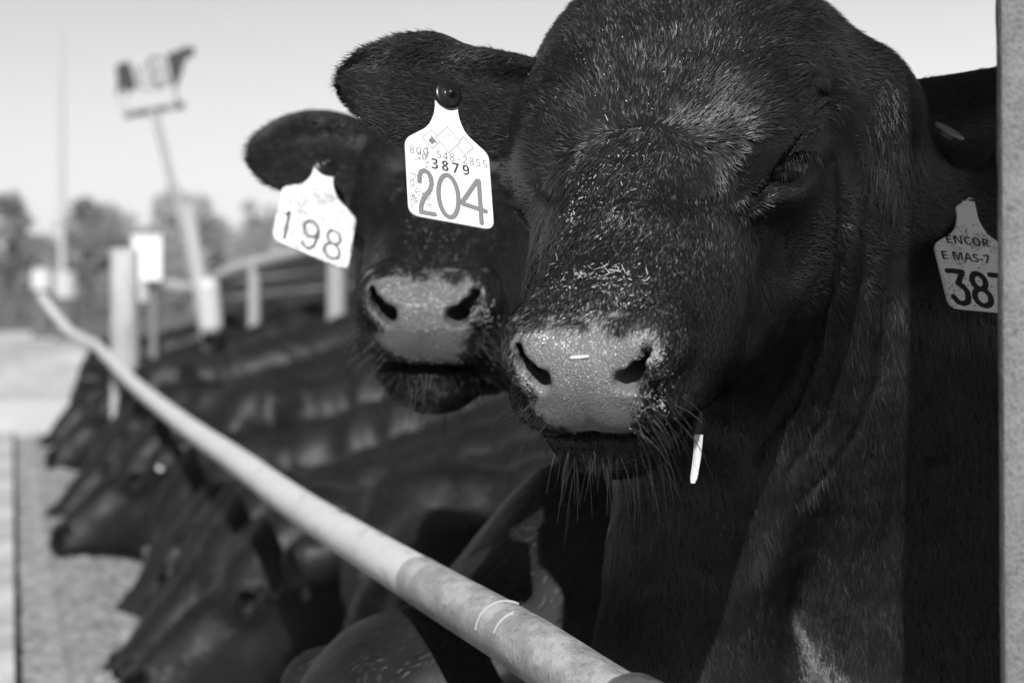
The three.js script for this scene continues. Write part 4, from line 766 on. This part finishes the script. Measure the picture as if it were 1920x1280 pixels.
function spaced(c, text, x, y, size, gap, style, weight = '') { c.fillStyle = style; c.font = `${weight} ${size}px sans-serif`; c.textAlign = 'center'; [...text].forEach((ch, i) => c.fillText(ch, x + (i - (text.length - 1) / 2) * gap, y)); }
const digit = { // hand-stamped figures as strokes in a unit box, y down
  2: (q) => { q.arc = 1; return [[.05, .28], [.06, .16], [.18, .04], [.42, 0], [.68, .04], [.84, .15], [.86, .28], [.76, .42], [.5, .55], [.25, .68], [.1, .84], [.05, 1], [.95, 1]]; },
  0: () => Array.from({ length: 41 }, (_, i) => [.5 + .48 * Math.sin(i / 40 * 6.2832), .5 - .5 * Math.cos(i / 40 * 6.2832)]),
  4: () => [[.78, 1], [.78, .0], [.70, 0], [0, .56], [0, .62], [.78, .68], [1, .70]],
  1: () => [[.3, .14], [.5, 0], [.5, 1]],
  9: () => [...Array.from({ length: 33 }, (_, i) => [.5 + .42 * Math.cos(i / 32 * 6.2832), .28 + .28 * Math.sin(i / 32 * 6.2832)]), [.92, .5], [.8, .82], [.55, 1], [.25, .96], [.12, .84]],
  8: () => [...Array.from({ length: 33 }, (_, i) => [.5 + .38 * Math.sin(i / 32 * 6.2832), .24 + .24 * Math.cos(i / 32 * 6.2832)]), ...Array.from({ length: 33 }, (_, i) => [.5 + .46 * Math.sin(i / 32 * 6.2832), .74 - .26 * Math.cos(i / 32 * 6.2832)])],
  3: () => [[.06, .0], [.9, 0], [.5, .38], [.75, .44], [.93, .6], [.93, .78], [.78, .94], [.5, 1], [.22, .95], [.05, .8]],
  7: () => [[.02, 0], [.95, 0], [.6, .5], [.45, 1]],
};
const stamp = (c, ch, x, y, w, h, lw, style) => stroke(c, digit[ch]({}).map(([a, b]) => [x + a * w, y + b * h]), lw, style);
const inCam = (x, y, z) => V(x, y, z).transformDirection(CAM);
function hang(w, h, dz1) { const dz2 = -(w[0] * h[0] + w[1] * h[1]) / dz1; return [inCam(w[0], w[1], dz1), inCam(-h[0], -h[1], -dz2)]; } // two right-angled edges seen at these slants
{
  const [ex, ey] = hang([150, -23, 0], [2, -238], -80);
  makeTag('ear_tag', 'clean white ear tag stamped 204 below three printed diamonds', at(836, 180, 1.640), ex, ey, 1.01, (c, X, Y) => {
    grime(c, X(-.037), Y(-.05), X(-.018), Y(-.108), 2200, 60, 8); grime(c, X(-.037), Y(-.05), X(.037), Y(-.112), 260, 150, 5); grime(c, X(.02), Y(-.08), X(.037), Y(-.112), 200, 150, 5);
    const dia = (x, y, r) => { c.strokeStyle = '#9a9a9a'; c.lineWidth = 13; c.beginPath(); c.moveTo(X(x), Y(y + r)); c.lineTo(X(x + r * .95), Y(y)); c.lineTo(X(x), Y(y - r)); c.lineTo(X(x - r * .95), Y(y)); c.closePath(); c.fillStyle = '#ececec'; c.fill(); c.stroke(); };
    dia(-.0150, -.0425, .0085); dia(.0150, -.0425, .0085); dia(0, -.0400, .0118);
    const blob = (pts, s) => { c.fillStyle = s; c.beginPath(); pts.forEach(([x, y], i) => i ? c.lineTo(X(x), Y(y)) : c.moveTo(X(x), Y(y))); c.closePath(); c.fill(); };
    blob([[-.0185, -.0445], [-.0155, -.041], [-.0165, -.038], [-.013, -.0415], [-.0095, -.0455], [-.0125, -.045], [-.015, -.0475]], '#777');
    for (let i = 0; i < 60; i++) { const a = rr(.2, 2.9), r = rr(.004, .007); c.fillStyle = `rgba(110,110,110,${rr(.3, .9)})`; c.fillRect(X(Math.cos(a) * r), Y(-.040 + Math.sin(a) * r * .8), 8, 5); }
    stroke(c, [[X(0), Y(-.0435)], [X(.0003), Y(-.047)]], 8, '#999');
    for (const k of [-1, 0, 1]) stroke(c, [[X(.015 + k * .0035), Y(-.049)], [X(.0148 + k * .002), Y(-.043)], [X(.015 + k * .0012), Y(-.0365)]], 7, '#b0b0b0');
    spaced(c, '800-548-2855', X(0), Y(-.0585), 118, 77, '#4a4a4a'); spaced(c, '3879', X(.001), Y(-.0688), 165, 122, '#3a3a3a', 'bold');
    for (const [ch, x, w] of [['2', -.0285, .0135], ['0', -.0115, .0185], ['4', .0105, .0205]]) { stamp(c, ch, X(x), Y(-.0722), w * 12800, 480, 54, '#6e6e6e'); stamp(c, ch, X(x) - 3, Y(-.0722) - 3, w * 12800, 480, 40, '#7e7e7e'); }
  });
}
{
  const [ex, ey] = hang([138, -58, 0], [-22, -150], -52);
  makeTag('ear_tag', 'mud speckled white ear tag stamped 198, slanting below the second cow\'s ear', at(612, 314, 2.29), ex, ey, 1.22, (c, X, Y) => {
    grime(c, X(-.038), Y(-.03), X(.038), Y(-.114), 5200, 120, 13); grime(c, X(-.038), Y(-.03), X(.038), Y(-.09), 2600, 85, 9); c.fillStyle = 'rgba(150,150,150,.18)'; for (let i = 0; i < 40; i++) { c.beginPath(); c.ellipse(X(rr(-.036, .036)), Y(rr(-.11, -.03)), rr(20, 90), rr(15, 60), rr(0, 3), 0, 7); c.fill(); };
    for (const [ch, x, w] of [['1', -.033, .012], ['9', -.012, .017], ['8', .011, .017]]) stamp(c, ch, X(x), Y(-.073), w * 12800, 440, 36, '#4c4c4c');
  }, { skew: -.002 });
}
{
  const [ex, ey] = hang([165, -14, 0], [10, -210], -40);
  makeTag('ear_tag', 'dirty grey ear tag lettered ENCOR, half hidden behind the steel post', at(1809, 385, 1.735), ex, ey, .99, (c, X, Y) => {
    c.fillStyle = '#000'; c.font = 'bold 160px sans-serif'; c.textAlign = 'left'; c.fillText('ENCOR', X(-.0265), Y(-.0440)); c.fillText('E MAS-7', X(-.0345), Y(-.0620));
    for (const [ch, x] of [['3', -.0325], ['8', -.0120], ['7', .0080]]) stamp(c, ch, X(x), Y(-.0745), .0160 * 12800, 440, 70, '#1b1b1b');
    grime(c, X(-.038), Y(-.02), X(.038), Y(-.114), 2600, 60, 11); grime(c, X(-.02), Y(-.02), X(.02), Y(-.05), 500, 40, 10);
  }, { paper: '#f4f4f4', stud: false });
}
{ // the round button tag on the far ear
  const g = new THREE.LatheGeometry([[0, .002], [.011, .002], [.0135, .0012], [.0140, 0], [.0135, -.0012], [.006, -.0022], [.005, -.006], [0, -.006]].map(([a, b]) => new THREE.Vector2(a, b)), 40);
  const m = solo('button_tag', g, phys(.22, .4), 'small round grey button tag on the shaded ear beside the post', 'ear tag'); m.position.copy(at(1781, 246, 1.68)); m.quaternion.setFromUnitVectors(V(0, 1, 0), inCam(.45, .82, .30).normalize());
}

// ------------------------------------------------------------------ lashes, whiskers, straw
function onSurface(head, f) { return (x, y, z) => V(x, y, z).applyMatrix4(head); }
function marchIn(head, x, y, dir = -1) { // from in front of the head back to its surface, in head axes
  let z = .36; for (let i = 0; i < 400; i++) { const d = headField(x, y, z); if (d < .0004) break; z -= Math.max(.0004, d * .6); } return V(x, y, z);
}
function headNormal(p) { const e = .0015; return V(headField(p.x + e, p.y, p.z) - headField(p.x - e, p.y, p.z), headField(p.x, p.y + e, p.z) - headField(p.x, p.y - e, p.z), headField(p.x, p.y, p.z + e) - headField(p.x, p.y, p.z - e)).normalize(); }
function whiskers(head, root, n1, n2, thick) {
  const list = [], inv = root;
  const push = (p, dir, L, sag, r) => { const n = headNormal(p), d = n.clone().multiplyScalar(.6).add(dir).normalize(), a = p.clone().addScaledVector(n, -.001), W = (q) => q.clone().applyMatrix4(head).sub(root); const down = V(0, -1, 0).transformDirection(head.clone().invert()); const b = a.clone().addScaledVector(d, L * .5).addScaledVector(down, sag * L * .2), c = a.clone().addScaledVector(d, L * .85).addScaledVector(down, sag * L * .75); list.push(strand([W(a), W(b), W(c)], r, r * .35)); };
  for (let i = 0; i < n1; i++) { // chin and lower lip
    const x = rr(-.045, .045), y = rr(-.124, -.086), p = marchIn(head, x, y); if (p.z < .1) continue; push(p, V(x * 7 + rr(-.5, .5), -1.2 + rr(-.5, .4), .1 + rr(-.4, .6)), rr(.008, .022) + .03 * rnd() ** 2.5, rr(.1, 1), thick * rr(.6, 1.2));
  }
  for (let i = 0; i < n2; i++) { // sides of the lips
    const s = rnd() < .5 ? -1 : 1, x = s * rr(.03, .064), y = rr(-.095, -.045), p = marchIn(head, x, y); if (p.z < .1) continue; push(p, V(s * rr(.4, 1.3), rr(-1, -.2), rr(-.2, .5)), rr(.015, .045), rr(.1, .7), thick * rr(.5, 1));
  }
  return mergeGeometries(list);
}
const cow1 = scene.children.find((o) => o.name === 'black_cow'), cow2 = scene.children.find((o) => o.name === 'black_cow_001');
part('whiskers', whiskers(head1, base1, 75, 80, .0004), M.whisker, cow1).userData.kind = 'stuff';
part('whiskers', whiskers(head2, base2, 90, 80, .0005), M.whisker, cow2).userData.kind = 'stuff';
function lashes(head, root, s) {
  const list = [];
  for (let i = 0; i < 46; i++) {
    const t = lerp(-1, 1, (i + rnd()) / 46), z = .010 + .021 * t, y = .0095 * Math.sqrt(Math.max(0, 1 - t * t * .8)) + rr(-.001, .002), p = V(s * (.1175 - .006 * t * t), y, z), W = (q) => V(q.x, q.y, q.z).applyMatrix4(head).sub(root), L = rr(.016, .026);
    list.push(strand([W(p), W(p.clone().add(V(s * L * .6, -L * .15, L * .15 * t + .1 * L))), W(p.clone().add(V(s * L * .75, -L * .6, L * .3 * t + .1 * L)))], .00035, .0001, 3, 5));
  }
  return mergeGeometries(list);
}
for (const [h, r, c] of [[head1, base1, cow1], [head2, base2, cow2]]) for (const s of c === cow1 ? [-1] : [1, -1]) part('eyelashes', lashes(h, r, s), M.lash, c).userData.kind = 'stuff';
// chaff: bits of straw and dried feed stuck to the faces
function flake(p, n, L, w, th, tw, straight) { const g = new THREE.BoxGeometry(L, w, th, 3, 1, 1), P = g.attributes.position, bend = straight ? 0 : rr(-.09, .09); for (let i = 0; i < P.count; i++) { const u = P.getX(i) / L * 2; P.setY(i, P.getY(i) * (1 - .35 * u * u) + bend * L * u * u); P.setZ(i, P.getZ(i) + .06 * L * u); } g.deleteAttribute('uv'); const q = new THREE.Quaternion().setFromUnitVectors(V(0, 0, 1), n); g.rotateZ(tw); g.applyQuaternion(q); g.translate(p.x, p.y, p.z); return g; }
function dropOn(x, z) { let y = .16; for (let i = 0; i < 400; i++) { const d = headField(x, y, z); if (d < .0004) break; y -= Math.max(.0004, d * .6); } return V(x, y, z); }
function chaff(head, spots) { // spots: [count, from the front (0) or from above (1), centre, spread, lengths]
  const L = [];
  for (const [n, above, cx, cy, sx, sy, l0, l1] of spots) for (let i = 0; i < n; i++) {
    const gx = () => (rnd() + rnd() + rnd() - 1.5) / 1.5, x = cx + gx() * sx, y = cy + gx() * sy, p = above ? dropOn(x, y) : marchIn(head, x, y), len = l0 + (l1 - l0) * rnd() ** 1.8; if (!(Math.abs(headField(p.x, p.y, p.z)) < .003)) continue; const nn = headNormal(p); if (!(nn.lengthSq() > .5)) continue;
    const P = p.addScaledVector(nn, p.z > .22 ? .0010 : .0022).applyMatrix4(head), N = nn.add(V(rr(-.5, .5), rr(-.5, .5), rr(-.5, .5))); if (N.lengthSq() < 1e-6) N.set(0, 0, 1); N.normalize().transformDirection(head);
    L.push(flake(P, N, len, Math.min(len * .5, rr(.0003, .0010)), .0003, rr(0, 6.28)));
  }
  return mergeGeometries(L);
}
const spots1 = [[150, 1, .0, -.06, .13, .16, .0005, .0018], [90, 1, -.01, .10, .05, .12, .0005, .0022], [12, 1, -.015, .08, .04, .09, .005, .009], [60, 1, -.035, .12, .012, .10, .0008, .004],
  [150, 1, 0, .215, .05, .025, .0006, .004], [7, 1, .01, .21, .045, .02, .006, .011], [420, 0, .049, -.014, .014, .014, .0006, .0032], [260, 0, .050, -.003, .010, .007, .0006, .0026], [170, 0, -.046, -.038, .010, .014, .0006, .003], [90, 0, 0, -.080, .045, .006, .0006, .003], [160, 0, .045, -.05, .02, .03, .0006, .0025], [70, 0, 0, -.03, .04, .03, .0005, .0015]];
solo('chaff', chaff(head1, spots1), M.straw, 'scattered straw chips and feed dust on the near cow\'s face', null, null, 'stuff');
solo('chaff', chaff(head2, [[80, 1, 0, .18, .06, .08, .0006, .002], [60, 0, 0, -.02, .06, .05, .0006, .002], [190, 0, .05, -.03, .02, .025, .0006, .004], [40, 0, 0, -.075, .04, .01, .0006, .002]]), std(.4, .7), 'scattered chaff around the second cow\'s nose', null, null, 'stuff');
{ // the stalk hanging from the corner of the mouth, and one lying across the nose
  const t = thing('straw_stalk', 'pale flat straw stalk hanging from the corner of the near cow\'s mouth', 'straw', at(1305, 856, 1.47));
  const ribbon = (y0, y1, w0, w1, bow) => { const g = new THREE.BoxGeometry(1, 1, .0009, 4, 18, 1), P = g.attributes.position; for (let i = 0; i < P.count; i++) { const v = P.getY(i) + .5, u = P.getX(i) * 2, y = lerp(y0, y1, v), w = lerp(w0, w1, v) / 2 * (v < .12 ? lerp(.55, 1, v / .12) : 1); P.setXYZ(i, u * w + y * .10 + bow * Math.sin(v * 3), y, P.getZ(i) + .0016 * u * u - .004 * Math.cos(v * 2)); } g.computeVertexNormals(); return g; };
  part('blade', ribbon(-.020, .0165, .0052, .0064, .0008), std(.68, .6), t); part('sheath', ribbon(.0150, .0350, .0058, .0026, .0006), std(.10, .7), t);
  const p = marchIn(head1, -.001, -.0155), n = headNormal(p), s = solo('straw_piece', flake(V(0, 0, 0), V(0, 0, 1), .0135, .0021, .0008, 0, true), std(.7, .6), 'short straw lying level across the bare nose of the near cow', 'straw'); s.position.copy(p.addScaledVector(n, .0012).applyMatrix4(head1)); s.quaternion.setFromUnitVectors(V(0, 0, 1), n.transformDirection(head1));
}

renderer.render(scene, camera);
